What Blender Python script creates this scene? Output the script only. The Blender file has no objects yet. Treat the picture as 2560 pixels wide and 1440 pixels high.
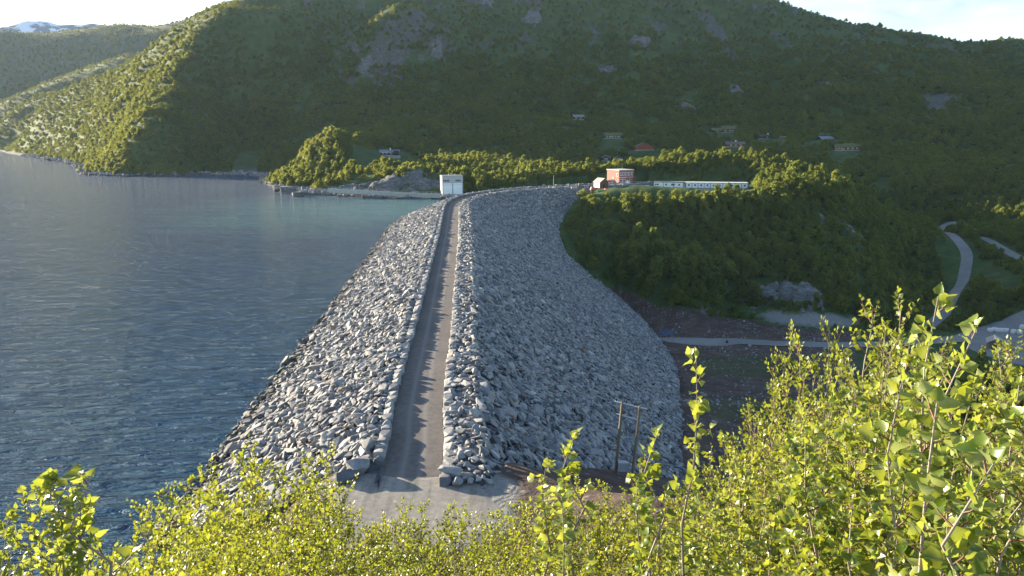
# Rockfill dam between a mountain lake and a wooded valley, low evening sun from the left.
EXPO = 2.2; SKY = .09; SUN = 5.0
CLOUD = (2.75, 2.85, 3.05); CLOUD_DK = (1.45, 1.6, 2.1)
HAZE = .000026
import bpy, bmesh, math, random
import numpy as np
from mathutils import Vector, Matrix, noise as mnoise
rng = np.random.default_rng(7); random.seed(7)
SC = bpy.context.scene
COL = SC.collection

# ------------------------------------------------------------------ camera model (metres; crest road of the dam is z = 0)
F = 1934.0; HC = 32.0; TILT = math.atan((720-319)/F)
CT, ST = math.cos(TILT), math.sin(TILT)
def ray(x, y):
    u = (x-1280)/F; v = (720-y)/F
    return np.array([u, CT+v*ST, -ST+v*CT])
def at_z(x, y, z):
    d = ray(x, y); t = (z-HC)/d[2]
    return np.array([0, 0, HC])+d*t
def at_r(x, y, r):
    d = ray(x, y); t = r/math.hypot(d[0], d[1])
    return np.array([0, 0, HC])+d*t
def proj(X, Y, Z):
    dz = Z-HC
    dep = Y*CT-dz*ST; up = Y*ST+dz*CT
    dep = np.where(dep > .1, dep, .1)
    return 1280+F*X/dep, 720-F*up/dep
WATER = -7.5
SUN_AZ = math.radians(-55); SUN_EL = math.radians(10.8)

# ------------------------------------------------------------------ numpy noise
_perm = np.random.default_rng(3).permutation(512)
_ang = np.random.default_rng(4).uniform(0, 2*np.pi, 512)
_gx, _gy = np.cos(_ang), np.sin(_ang)
def perlin(x, y):
    xi = np.floor(x).astype(np.int64); yi = np.floor(y).astype(np.int64)
    xf = x-xi; yf = y-yi
    u = xf*xf*xf*(xf*(xf*6-15)+10); v = yf*yf*yf*(yf*(yf*6-15)+10)
    def g(ix, iy, fx, fy):
        h = _perm[(_perm[ix & 511]+iy) & 511]
        return _gx[h]*fx+_gy[h]*fy
    a = g(xi, yi, xf, yf); b = g(xi+1, yi, xf-1, yf)
    c = g(xi, yi+1, xf, yf-1); d = g(xi+1, yi+1, xf-1, yf-1)
    return (a+u*(b-a))*(1-v)+(c+u*(d-c))*v
def fbm(x, y, o=4, gain=.5):
    s = 0; a = 1; f = 1
    for k in range(o):
        s = s+a*perlin(x*f+17.3*k, y*f-9.1*k); a *= gain; f *= 2.03
    return s
def sstep(a, b, x):
    t = np.clip((x-a)/(b-a), 0, 1); return t*t*(3-2*t)

# ------------------------------------------------------------------ dam axis
def catmull(P, n=12):
    P = np.array(P, float); out = []
    for i in range(len(P)-1):
        p0 = P[max(i-1, 0)]; p1 = P[i]; p2 = P[i+1]; p3 = P[min(i+2, len(P)-1)]
        for k in range(n):
            t = k/n
            out.append(.5*((2*p1)+(-p0+p2)*t+(2*p0-5*p1+4*p2-p3)*t*t+(-p0+3*p1-3*p2+p3)*t**3))
    out.append(P[-1]); return np.array(out)
AX = catmull([(-9, 40), (-9.2, 60), (-9.8, 75), (-11, 88), (-13, 127), (-15.2, 165), (-19.5, 240), (-24, 310), (-24.3, 335),
              (-22.5, 355), (-17.5, 374), (-4, 399), (18, 420), (31, 429.5), (60, 445)], 14)
AXD = AX[1:]-AX[:-1]; AXL = np.hypot(*AXD.T); AXS = np.concatenate([[0], np.cumsum(AXL)])
def axis_at(st):
    i = np.clip(np.searchsorted(AXS, st)-1, 0, len(AXD)-1)
    t = (st-AXS[i])/AXL[i]
    p = AX[i]+AXD[i]*np.asarray(t)[..., None]
    d = AXD[i]/AXL[i][..., None]
    return p, d
def axis_sd(X, Y):
    """signed offset (right / downstream positive) and station along the crest"""
    X = np.asarray(X, float).ravel(); Y = np.asarray(Y, float).ravel()
    S = np.empty_like(X); ST_ = np.empty_like(X)
    for k in range(0, len(X), 20000):
        q = np.stack([X[k:k+20000], Y[k:k+20000]], 1)
        w = q[:, None, :]-AX[None, :-1]
        t = np.clip((w*AXD).sum(2)/(AXL**2), 0, 1)
        c = w-AXD*t[..., None]
        d = np.hypot(c[..., 0], c[..., 1]); i = d.argmin(1); r = np.arange(len(i))
        sg = AXD[i, 0]*w[r, i, 1]-AXD[i, 1]*w[r, i, 0]
        S[k:k+20000] = -np.sign(sg)*d[r, i]; ST_[k:k+20000] = AXS[i]+t[r, i]*AXL[i]
    return S, ST_
def dam_z(s):
    return np.where(s > 0, 1-np.maximum(0, s-6.5)/1.5, 1-np.maximum(0, -s-4.5)/2.5)
# downstream toe: (station, offset)
_toe = [(-3, 65), (0, 72), (10, 88), (17, 97), (25, 108), (30, 131), (39, 173), (54, 248), (56, 283), (56, 326), (47, 343),
        (37, 347), (26, 355), (23, 373), (26, 391), (31, 405), (39, 418)]
_ts, _tst = axis_sd([p[0] for p in _toe], [p[1] for p in _toe])
_o = np.argsort(_tst); _tst = _tst[_o]; _ts = _ts[_o]
def toe_s(st): return np.interp(st, _tst, _ts)
DAM_END = 472.0
def in_dam(S, STN):
    right = (S >= 0) & (S < toe_s(STN)) & (STN > 25)
    left = (S < 0) & (S > -45) & (STN > 25+np.maximum(0, -S-3)*.9)
    return (right | left) & (STN < DAM_END)

# ------------------------------------------------------------------ terrain control points
CP = []
def px(x, y, r): CP.append(tuple(at_r(x, y, r)))
def pz(x, y, z): CP.append(tuple(at_z(x, y, z)))
def pw(x, y, z): CP.append((x, y, z))
def pa(az, r, z): a = math.radians(az); CP.append((r*math.sin(a), r*math.cos(a), z))
# shoreline
for x, y in [(0, 378), (60, 390), (120, 400), (190, 417), (200, 436), (300, 441), (420, 441), (560, 438), (640, 441), (655, 455),
             (700, 472), (740, 485), (800, 487), (900, 490)]: pz(x, y, WATER+.6)
# lake bed
for x, y in [(0, 420), (100, 450), (300, 470), (500, 470), (640, 480), (730, 510), (900, 525), (1020, 560), (100, 600), (500, 600), (850, 600),
             (300, 800), (650, 800), (100, 1000), (450, 1000), (0, 1300), (-400, 600), (-400, 1000), (-900, 800)]: pz(x, y, -16)
# under the dam
for p in [(-13, 127, -22), (-20, 240, -34), (-23, 320, -30), (0, 200, -40), (20, 280, -47), (20, 330, -42), (-6, 375, -20), (8, 150, -30), (5, 120, -22)]: pw(*p)
# toe
for (x, y), s in zip(_toe, _ts[np.argsort(_o)]): pw(x, y, float(dam_z(np.array(s))))
# valley floor
for x, y, z in [(1700, 850, -47), (1900, 855, -47), (2100, 860, -47), (2300, 850, -46), (2500, 865, -45), (2700, 870, -44), (1800, 1000, -36), (1760, 1190, -21),
                (2100, 1000, -37), (2500, 1000, -36), (1900, 1110, -29), (2400, 780, -44), (2560, 790, -42), (1900, 775, -45), (1720, 785, -45), (2100, 800, -46), (2300, 720, -43)]: pz(x, y, z)
# knoll face and plateau
for x, y, r in [(1500, 482, 405), (1700, 482, 408), (1880, 485, 415), (1560, 560, 385), (1700, 570, 385), (1900, 600, 380), (2050, 610, 385), (1500, 640, 362),
                (1600, 700, 345), (1750, 720, 345), (1950, 730, 345), (2100, 700, 365), (2090, 500, 430), (2030, 440, 470), (1900, 400, 510), (1800, 398, 505), (1690, 395, 500),
                (1600, 415, 495), (1480, 435, 490), (1350, 455, 470), (2160, 560, 430), (2200, 640, 410)]: px(x, y, r)
for x, y, z in [(1450, 466, -.3), (1520, 462, -.3), (1580, 458, -.3), (1640, 470, -1.5), (1750, 472, -1.5), (1870, 474, -1.5)]: pz(x, y, z)
# hidden dip behind the knoll and the cabin slope
for x, r, z in [(1400, 540, 2), (1650, 590, 2), (1900, 600, 2), (2050, 560, -8), (2200, 560, -22)]: a = math.degrees(math.atan((x-1280)/F/CT)); pa(a, r, z)
for x, y, r in [(1445, 298, 800), (1530, 343, 700), (1610, 374, 670), (1530, 402, 640), (1800, 328, 780), (1840, 365, 700), (1910, 345, 760), (2060, 352, 760), (2110, 375, 700),
                (2300, 460, 620), (2500, 470, 600), (2700, 470, 600), (2230, 560, 500), (2350, 622, 440), (2520, 610, 450), (2500, 700, 390), (2700, 620, 450)]: px(x, y, r)
# main mountain
for x, y, r in [(1300, 350, 680), (1300, 250, 810), (1300, 130, 960), (1300, 20, 1090), (1300, -70, 1220), (1000, -50, 1200), (800, -25, 1180), (620, 2, 1150),
                (1000, 180, 900), (1000, 62, 1000), (1000, 40, 1080), (930, 130, 925), (780, 180, 910), (780, 80, 1030), (640, 90, 1010), (640, 40, 1090),
                (1600, 200, 900), (1600, 80, 1040), (1600, -70, 1230), (1800, 220, 920), (1800, 60, 1120), (1850, -40, 1240), (1960, 0, 1250), (2090, 45, 1250), (2190, 70, 1260), (2300, 93, 1270), (2430, 100, 1290),
                (2560, 100, 1300), (2800, 110, 1300), (2300, 250, 930), (2300, 340, 800), (2560, 300, 850), (2050, 240, 900), (2560, 390, 720), (2050, 120, 1080), (2400, 160, 1120)]: px(x, y, r)
# spur on the left
for x, y, r in [(455, 60, 1160), (440, 78, 1150), (395, 112, 1120), (335, 150, 1230), (290, 182, 1240), (200, 210, 1480), (100, 240, 1750), (0, 265, 2050), (-150, 310, 2350),
                (530, 95, 1010), (500, 150, 930), (460, 220, 850), (440, 290, 770), (425, 370, 690), (300, 300, 900), (330, 380, 730), (200, 320, 1180), (100, 330, 1420), (420, 150, 1040), (350, 230, 1020), (220, 390, 840), (50, 325, 1560), (0, 335, 1680), (-60, 345, 1800), (0, 300, 1860), (100, 290, 1560), (200, 255, 1340), (110, 365, 1210), (40, 350, 1480), (-100, 330, 2050),
                (560, 180, 960), (540, 260, 890), (560, 330, 810), (600, 400, 735), (640, 300, 860), (700, 350, 780)]: px(x, y, r)
# behind the spur, far dark hill
for x, y, r in [(0, 300, 2350), (200, 245, 1850), (330, 195, 1600), (440, 140, 1450), (0, 76, 2950), (120, 82, 2900), (200, 72, 2900), (280, 60, 2850), (350, 66, 2800), (430, 66, 2600), (480, 70, 2500),
                (0, 170, 2650), (200, 165, 2450), (330, 140, 2200), (-200, 85, 3000), (-500, 140, 3100), (-900, 200, 2800)]: px(x, y, r)
# behind the skylines the ground drops away
for x, r, z in [(-300, 3600, 150), (200, 3500, 180), (500, 2400, 150), (620, 1500, 150), (900, 1600, 170), (1300, 1650, 180), (1700, 1650, 170), (2000, 1650, 130), (2300, 1650, 110), (2560, 1700, 110),
                (620, 3500, 120), (1300, 3500, 120), (2000, 3500, 100), (2700, 3500, 90)]: a = math.degrees(math.atan((x-1280)/F/CT)); pa(a, r, z)
# peninsula
for x, y, r in [(800, 346, 610), (760, 364, 600), (700, 430, 520), (720, 400, 545), (780, 440, 500), (850, 400, 560), (880, 366, 640), (850, 350, 660), (900, 338, 700), (975, 395, 615), (1000, 424, 545), (900, 432, 520),
                (1100, 430, 490), (1100, 405, 570), (1050, 360, 680), (950, 330, 740), (1200, 445, 490), (1250, 410, 560), (1250, 460, 468)]: px(x, y, r)
for x, y, r in [(780, 468, 478), (900, 452, 470), (1000, 449, 464), (1090, 446, 460), (1200, 470, 455), (900, 480, 455), (1000, 484, 447), (1090, 486, 443)]: px(x, y, r)
for x, y in [(960, 494), (1040, 495), (1090, 495)]: pz(x, y, WATER+.3)
# near hillside: rings round the camera
for az in (-100, -70, -45, -30, -15, 0, 15, 30, 45, 70, 100):
    for r, z in [(1, 30.3), (3, 29.2), (6, 27.0), (10, 23.9), (16, 20.0), (26, 14.0), (40, 6.5)]:
        if az < -20: z = 30.4-(30.4-z)*(1+.010*(-az-20)) if az > -70 else z
        if az > 10 and r > 3: z += min(1.8, (az-10)*.05)*min(1, r/8)
        pa(az, r, z)
for p in [(-4, 53, .3), (2, 58, 0), (-9, 58, 0), (-15, 60, 0), (-9, 66, 0), (5, 66, -.5), (9, 60, 1.5), (14, 72, -5), (20, 66, -2), (-20, 62, -3.0), (-26, 66, -7), (30, 80, -12), (45, 95, -22), (60, 80, -22),
          (-30, 45, -7), (-38, 50, -12), (-36, 85, -10), (-30, 30, 2), (-45, 30, -10), (-45, 0, 0), (-80, 0, -14), (45, 45, -3), (90, 60, -20), (140, 100, -34), (200, 160, -40), (90, 0, 5), (200, 0, -20), (-18, 45, 3)]: pw(*p)
CP = np.array(CP)
_cr = np.hypot(CP[:, 0], CP[:, 1]); _cu = np.arctan2(CP[:, 0], CP[:, 1]); _cv = np.log(_cr)
_ce = (CP[:, 2]-HC)/_cr
RC = .05
def _kern(du, dv): return np.sqrt(du*du+dv*dv+RC*RC)
_A = _kern(_cu[:, None]-_cu, _cv[:, None]-_cv)+np.eye(len(CP))*-2e-3
_Pm = np.stack([np.ones(len(CP)), _cu, _cv], 1)
_M = np.block([[_A, _Pm], [_Pm.T, np.zeros((3, 3))]])
_W = np.linalg.solve(_M, np.concatenate([_ce, np.zeros(3)]))
def in_poly(x, y, poly):
    x = np.asarray(x); y = np.asarray(y); c = np.zeros(x.shape, bool); n = len(poly); j = n-1
    for i in range(n):
        xi, yi = poly[i]; xj, yj = poly[j]
        c ^= ((yi > y) != (yj > y)) & (x < (xj-xi)*(y-yi)/(yj-yi+1e-12)+xi); j = i
    return c
LAKE = [tuple(at_z(x, y, WATER)[:2]) for x, y in [(-900, 375), (-300, 374), (0, 378), (30, 386), (60, 389), (120, 401), (160, 405), (190, 417), (196, 430), (205, 437), (240, 439), (300, 442), (360, 440), (420, 442), (490, 437), (560, 440), (610, 439), (643, 443),
        (652, 456), (700, 474), (740, 486), (800, 488), (880, 494), (960, 496), (1040, 497), (1100, 497), (1190, 497)]]+[(0, 380), (-15, 300), (-10, 60), (-3000, 60)]
BUMPS = []
for x, y, r, br, bh in [(1005, 110, 975, 44, 36), (930, 150, 930, 34, 18), (640, 125, 1000, 55, 20), (500, 130, 980, 45, 12), (560, 60, 1080, 45, 14), (720, 80, 1040, 38, 20), (790, 355, 605, 26, 3)]:
    q = at_r(x, y, r); BUMPS.append((q[0], q[1], br, bh))
PADS = []   # (x, y, radius, z, blend)
def terrain_z(X, Y, rough=True):
    shp = np.shape(X); X = np.asarray(X, float).ravel(); Y = np.asarray(Y, float).ravel()
    r = np.maximum(np.hypot(X, Y), .5); u = np.arctan2(X, Y); v = np.log(r)
    e = np.empty_like(r)
    for k in range(0, len(r), 30000):
        sl = slice(k, k+30000)
        e[sl] = _kern(u[sl, None]-_cu, v[sl, None]-_cv)@_W[:-3]+_W[-3]+_W[-2]*u[sl]+_W[-1]*v[sl]
    z = HC+e*r
    if rough:
        far = sstep(320, 620, r)*sstep(-7, 12, z)
        z = z+far*(13*fbm(X/170, Y/170, 3)+7*np.abs(fbm(X/62+5, Y/62, 3))-3+2.6*fbm(X/21, Y/21, 2))*(.45+.55*sstep(600, 900, r))*(1-.75*sstep(2000, 2400, r))
        z = z+sstep(2000, 2600, r)*6*fbm(X/260, Y/260, 4)
        mid = sstep(60, 130, r)*(1-sstep(350, 620, r))
        z = z+mid*(1.3*fbm(X/24, Y/24, 3)+.5*fbm(X/7, Y/7, 2))*sstep(-8, -4, z)+mid*.5*fbm(X/16, Y/16, 3)
        z = z+(1-sstep(30, 60, r))*.25*fbm(X/3, Y/3, 2)
        for bx, by, br, bh in BUMPS: z = z+bh*np.exp(-((X-bx)**2+(Y-by)**2)/br**2)
    lk = (r > 330)
    if lk.any():
        ins = in_poly(X[lk], Y[lk], LAKE); zl = z[lk]
        A0 = np.array(LAKE[:-4]); A1 = np.array(LAKE[1:-3]); dl = A1-A0; l2 = (dl**2).sum(1); XX, YY = X[lk], Y[lk]; dm = np.full(len(zl), 1e9)
        for a_, d_, m_ in zip(A0, dl, l2):
            t_ = np.clip(((XX-a_[0])*d_[0]+(YY-a_[1])*d_[1])/m_, 0, 1); dm = np.minimum(dm, np.hypot(XX-a_[0]-t_*d_[0], YY-a_[1]-t_*d_[1]))
        wl_ = sstep(0, 55, dm); zl = np.where(~ins & (XX < -20) & (zl > WATER), WATER+(zl-WATER)*(.12+.88*wl_), zl)
        z[lk] = np.where(ins, np.minimum(zl, WATER-1.2), np.where((X[lk] < -20), np.maximum(zl, WATER+.25), zl))
    for (x0, y0, rad, z0, bl) in PADS:
        d = np.hypot(X-x0, Y-y0); m = d < rad+bl
        if m.any():
            w = 1-sstep(rad, rad+bl, d[m]); z[m] = z[m]*(1-w)+z0*w
    box = (X > -80) & (X < 130) & (Y > 35) & (Y < 500)
    if box.any():
        S, STN = axis_sd(X[box], Y[box]); dz = dam_z(S); ins = in_dam(S, STN); zz = z[box]
        zz = np.where(ins, np.minimum(zz, dz-1.3-.02*np.abs(S)), zz)
        z[box] = zz
    return z.reshape(shp)
P = lambda x, y, z: at_z(x, y, z)
for x, y, z, rad, bl in [(1040, 1250, 0, 9, 6), (1450, 464, -.3, 14, 8), (1500, 463, -.3, 12, 8), (1550, 456, -.3, 15, 8), (1600, 458, -.4, 14, 8),
                     (1660, 462, -1.2, 13, 8), (1710, 464, -1.5, 13, 8), (1770, 466, -1.5, 13, 8), (1830, 466, -1.5, 13, 8), (1640, 438, .2, 8, 8), (1480, 455, 0, 12, 8)]:
    q = P(x, y, z); PADS.append((q[0], q[1], rad, z, bl))

# house sites: pixel x, y of the front foot, range, half-width
SITES = dict(greycabin=(1445, 299, 800, 8), turflong=(1532, 347, 700, 10), redgable=(1609, 376, 670, 11), twins=(1528, 403, 640, 10), turfpair=(1803, 332, 780, 13), brown=(1837, 368, 700, 10),
             darkcab=(1908, 348, 760, 8), greyroof=(2062, 355, 760, 9), turfdouble=(2112, 377, 700, 12), point=(975, 396, 615, 11))
for k_, (x, y, r, rad) in SITES.items():
    q = at_r(x, y, r); u_ = math.hypot(q[0], q[1]); PADS.append((q[0]*(1+6/u_), q[1]*(1+6/u_), rad*.75, q[2], 9))

# ------------------------------------------------------------------ node helpers
def new_mat(name):
    m = bpy.data.materials.new(name); m.use_nodes = True
    nt = m.node_tree; nt.nodes.clear()
    out = nt.nodes.new('ShaderNodeOutputMaterial')
    b = nt.nodes.new('ShaderNodeBsdfPrincipled'); nt.links.new(b.outputs[0], out.inputs[0])
    return m, nt, b, out
def N(nt, typ, **kw):
    n = nt.nodes.new(typ)
    for k, v in kw.items():
        if k in n.inputs.keys(): n.inputs[k].default_value = v
        else: setattr(n, k, v)
    return n
def L(nt, a, b): nt.links.new(a, b)
def ramp(nt, fac, stops, interp='LINEAR'):
    r = nt.nodes.new('ShaderNodeValToRGB'); r.color_ramp.interpolation = interp
    el = r.color_ramp.elements
    while len(el) > 1: el.remove(el[0])
    el[0].position = stops[0][0]; el[0].color = (*stops[0][1], 1)
    for p, c in stops[1:]:
        e = el.new(p); e.color = (*c, 1)
    L(nt, fac, r.inputs[0]); return r.outputs[0]
def mixc(nt, fac, a, b, blend='MIX'):
    m = nt.nodes.new('ShaderNodeMix'); m.data_type = 'RGBA'; m.blend_type = blend
    for s, v in ((m.inputs[0], fac), (m.inputs[6], a), (m.inputs[7], b)):
        if hasattr(v, 'is_output'): L(nt, v, s)
        elif isinstance(v, tuple): s.default_value = (*v, 1) if len(v) == 3 else v
        else: s.default_value = v
    return m.outputs[2]
def nz(nt, vec, scale, detail=4, rough=.5, dist=0):
    n = N(nt, 'ShaderNodeTexNoise', Scale=scale, Detail=detail, Roughness=rough, Distortion=dist)
    if vec is not None: L(nt, vec, n.inputs['Vector'])
    return n.outputs['Fac']
def bump(nt, b, h, strength, dist):
    n = N(nt, 'ShaderNodeBump', Strength=strength, Distance=dist); L(nt, h, n.inputs['Height']); L(nt, n.outputs[0], b.inputs['Normal']); return n
def pos(nt): return nt.nodes.new('ShaderNodeNewGeometry').outputs['Position']
def simple(name, col, rough=.8, var=.25, scale=3.0, metal=0, bmp=0, space='Object'):
    m, nt, b, o = new_mat(name)
    tc = nt.nodes.new('ShaderNodeTexCoord').outputs[space]
    f = nz(nt, tc, scale, 5, .6)
    c = ramp(nt, f, [(.25, tuple(x*(1-var) for x in col)), (.75, tuple(min(1, x*(1+var)) for x in col))])
    L(nt, c, b.inputs['Base Color']); b.inputs['Roughness'].default_value = rough; b.inputs['Metallic'].default_value = metal
    if bmp: bump(nt, b, f, .6, bmp)
    return m

# ------------------------------------------------------------------ mesh helpers
def link_mesh(name, verts, faces, mats, parent=None, smooth=False, midx=None):
    me = bpy.data.meshes.new(name)
    if isinstance(verts, np.ndarray) and isinstance(faces, np.ndarray):
        n = faces.shape[1]
        me.vertices.add(len(verts)); me.vertices.foreach_set('co', verts.astype(np.float32).ravel())
        me.loops.add(faces.size); me.loops.foreach_set('vertex_index', faces.astype(np.int32).ravel())
        me.polygons.add(len(faces)); me.polygons.foreach_set('loop_start', np.arange(0, faces.size, n, dtype=np.int32))
        me.polygons.foreach_set('loop_total', np.full(len(faces), n, np.int32)); me.update(calc_edges=True)
    else:
        me.from_pydata([tuple(v) for v in verts], [], [tuple(f) for f in faces])
    for m in (mats if isinstance(mats, (list, tuple)) else [mats]): me.materials.append(m)
    if midx is not None: me.polygons.foreach_set('material_index', np.asarray(midx, np.int32))
    if smooth: me.polygons.foreach_set('use_smooth', np.ones(len(me.polygons), bool))
    me.validate(); me.update()
    o = bpy.data.objects.new(name, me); COL.objects.link(o)
    if parent: o.parent = parent
    return o
class MB:
    def __init__(s): s.v = []; s.f = []
    def add(s, vs, fs):
        n = len(s.v); s.v += [tuple(v) for v in vs]; s.f += [tuple(i+n for i in f) for f in fs]; return s
    def box(s, c, size, rz=0, taper=1.0):
        x, y, z = size[0]/2, size[1]/2, size[2]/2; ca, sa = math.cos(rz), math.sin(rz); vs = []
        for dz, k in ((-z, 1), (z, taper)):
            for dx, dy in ((-x, -y), (x, -y), (x, y), (-x, y)):
                dx *= k; dy *= k
                vs.append((c[0]+dx*ca-dy*sa, c[1]+dx*sa+dy*ca, c[2]+dz))
        return s.add(vs, [(3, 2, 1, 0), (4, 5, 6, 7), (0, 1, 5, 4), (1, 2, 6, 5), (2, 3, 7, 6), (3, 0, 4, 7)])
    def tube(s, pts, rad, n=6, cap=True):
        pts = [Vector(p) for p in pts]; rad = rad if isinstance(rad, (list, tuple)) else [rad]*len(pts); vs = []; fs = []
        for i, p in enumerate(pts):
            d = (pts[min(i+1, len(pts)-1)]-pts[max(i-1, 0)]).normalized()
            a = d.orthogonal().normalized() if abs(d.z) > .9 else d.cross(Vector((0, 0, 1))).normalized()
            b = d.cross(a)
            for k in range(n):
                t = 2*math.pi*k/n; vs.append(p+(a*math.cos(t)+b*math.sin(t))*rad[i])
        for i in range(len(pts)-1):
            for k in range(n): fs.append((i*n+k, i*n+(k+1) % n, (i+1)*n+(k+1) % n, (i+1)*n+k))
        if cap: fs.append(tuple(range(n-1, -1, -1))); fs.append(tuple((len(pts)-1)*n+k for k in range(n)))
        return s.add(vs, fs)
    def gable(s, L_, W, z0, h, th=.18, over=.4):
        """pitched roof, ridge along local x: two slabs"""
        x = L_/2+over; y = W/2+over; k = h/(W/2); vs = []; fs = []
        prof = [(-y, z0-over*k), (0, z0+h), (y, z0-over*k), (y, z0-over*k+th), (0, z0+h+th), (-y, z0-over*k+th)]
        for xx in (-x, x):
            vs += [(xx, a, b) for a, b in prof]
        fs = [(0, 1, 4, 5), (1, 2, 3, 4), (11, 10, 7, 6), (10, 9, 8, 7), (0, 6, 7, 1), (1, 7, 8, 2), (2, 8, 9, 3), (3, 9, 10, 4), (4, 10, 11, 5), (5, 11, 6, 0)]
        return s.add(vs, fs)
    def gable_wall(s, L_, W, z0, h, r):
        """house body with pointed gable ends, ridge along x"""
        x = L_/2; y = W/2
        vs = []
        for xx in (-x, x): vs += [(xx, -y, z0), (xx, y, z0), (xx, y, z0+h), (xx, 0, z0+h+r), (xx, -y, z0+h)]
        return s.add(vs, [(4, 3, 2, 1, 0), (5, 6, 7, 8, 9), (0, 1, 6, 5), (1, 2, 7, 6), (2, 3, 8, 7), (3, 4, 9, 8), (4, 0, 5, 9)])
    def build(s, name, mat, parent=None, smooth=False): return link_mesh(name, s.v, s.f, mat, parent, smooth)
def tag(o, label=None, cat=None, group=None, kind=None):
    if label: o['label'] = label
    if cat: o['category'] = cat
    if group: o['group'] = group
    if kind: o['kind'] = kind
    return o
def thing(name, label, cat, loc=(0, 0, 0), rz=0, group=None):
    o = bpy.data.objects.new(name, None); COL.objects.link(o); o.location = loc; o.rotation_euler = (0, 0, rz); o.empty_display_size = .5
    return tag(o, label, cat, group)
def struct(o): o['kind'] = 'structure'; return o
# ------------------------------------------------------------------ camera, world, sun
cam = bpy.data.cameras.new('camera'); co = bpy.data.objects.new('camera', cam); COL.objects.link(co)
co.location = (0, 0, HC); co.rotation_euler = (math.pi/2-TILT, 0, 0)
cam.sensor_width = 36; cam.lens = 36*F/2560; cam.clip_end = 40000; cam.clip_start = .05
SC.camera = co
SC.cycles.sample_clamp_direct = 3; SC.cycles.sample_clamp_indirect = 3
SC.view_settings.view_transform = 'Standard'; SC.view_settings.look = 'None'; SC.view_settings.gamma = 1
SC.view_settings.exposure = EXPO
w = bpy.data.worlds.new('World'); SC.world = w; w.use_nodes = True
nt = w.node_tree; nt.nodes.clear()
out = nt.nodes.new('ShaderNodeOutputWorld'); bg = nt.nodes.new('ShaderNodeBackground'); L(nt, bg.outputs[0], out.inputs[0])
sky = nt.nodes.new('ShaderNodeTexSky'); sky.sky_type = 'NISHITA'; sky.sun_disc = False
sky.sun_elevation = SUN_EL; sky.sun_rotation = SUN_AZ; sky.altitude = 600; sky.air_density = 1.0; sky.dust_density = .6; sky.ozone_density = 1.5
tc = nt.nodes.new('ShaderNodeTexCoord').outputs['Generated']
mp = N(nt, 'ShaderNodeMapping'); mp.inputs['Scale'].default_value = (1, 1, 3.6); L(nt, tc, mp.inputs[0])
cl = nz(nt, mp.outputs[0], 3.3, 8, .56, .3)
mask = ramp(nt, cl, [(.40, (0, 0, 0)), (.52, (1, 1, 1))])
mp2 = N(nt, 'ShaderNodeMapping'); mp2.inputs['Scale'].default_value = (1, 1, 4); mp2.inputs['Location'].default_value = (3, 1, 2); L(nt, tc, mp2.inputs[0])
shade = ramp(nt, nz(nt, mp2.outputs[0], 6.5, 6, .55), [(.42, CLOUD_DK), (.60, CLOUD)])
sep = N(nt, 'ShaderNodeSeparateXYZ'); L(nt, tc, sep.inputs[0])
low = ramp(nt, sep.outputs[2], [(.0, (1, 1, 1)), (.36, (1, 1, 1)), (.62, (.05, .05, .05))])
dt = N(nt, 'ShaderNodeVectorMath', operation='DOT_PRODUCT'); L(nt, tc, dt.inputs[0]); dt.inputs[1].default_value = (-.5, .85, .1)   # the cloud bank stands ahead and to the left
mk = mixc(nt, 1.0, mixc(nt, 1.0, mask, low, 'MULTIPLY'), ramp(nt, dt.outputs['Value'], [(.15, (0, 0, 0)), (.7, (1, 1, 1))]), 'MULTIPLY')
bg.inputs[1].default_value = SKY
L(nt, mixc(nt, mk, sky.outputs[0], shade), bg.inputs[0])
sun = bpy.data.lights.new('sun', 'SUN'); so = bpy.data.objects.new('sun', sun); COL.objects.link(so)
sun.energy = SUN; sun.angle = math.radians(.5); sun.color = (1, .86, .64)
sd = Vector((math.sin(SUN_AZ)*math.cos(SUN_EL), math.cos(SUN_AZ)*math.cos(SUN_EL), math.sin(SUN_EL)))
so.rotation_euler = sd.to_track_quat('Z', 'Y').to_euler(); so.location = (-300, 200, 300)

# ------------------------------------------------------------------ terrain mesh (polar grid: fine near, coarse far)
az = np.radians(np.concatenate([np.arange(-100, -40, 1.0), np.arange(-40, 40.01, .135), np.arange(41, 100.1, 1.0)]))
rr = np.exp(np.arange(math.log(.4), math.log(3900), .0092))
A_, R_ = np.meshgrid(az, rr)
TX, TY = R_*np.sin(A_), R_*np.cos(A_)
TZ = terrain_z(TX, TY)
nr, na = TX.shape
V = np.stack([TX.ravel(), TY.ravel(), TZ.ravel()], 1)
ii = (np.arange(nr-1)[:, None]*na+np.arange(na-1)).ravel()
Fq = np.stack([ii, ii+1, ii+na+1, ii+na], 1)
PXX, PXY = proj(V[:, 0], V[:, 1], V[:, 2]); RR = R_.ravel()
gz = np.gradient(TZ, axis=0)/np.gradient(R_, axis=0); gt = np.gradient(TZ, axis=1)/(np.gradient(A_, axis=1)*R_)
slope = np.hypot(gz, gt).ravel()
wob = fbm(V[:, 0]/9, V[:, 1]/9, 3)
wobp = 14*fbm(V[:, 0]/15, V[:, 1]/15, 3)
rock = np.zeros(len(V)); dirt = np.zeros(len(V)); grav = np.zeros(len(V))
n1 = fbm(V[:, 0]/55, V[:, 1]/55, 4)
rock = sstep(.55, .85, slope+.35*n1+.3*wob-.28)*sstep(420, 600, RR)*sstep(5, 40, V[:, 2])
n2 = fbm(V[:, 0]/24+4, V[:, 1]/38, 4)
rock = np.maximum(rock, sstep(.30, .40, n2+.15*n1)*sstep(90, 170, V[:, 2]))
rock = np.maximum(rock, (1-sstep(WATER+.4, WATER+2.6+wob*1.5, V[:, 2]))*(RR > 300)*(V[:, 0] < 0))
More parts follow.
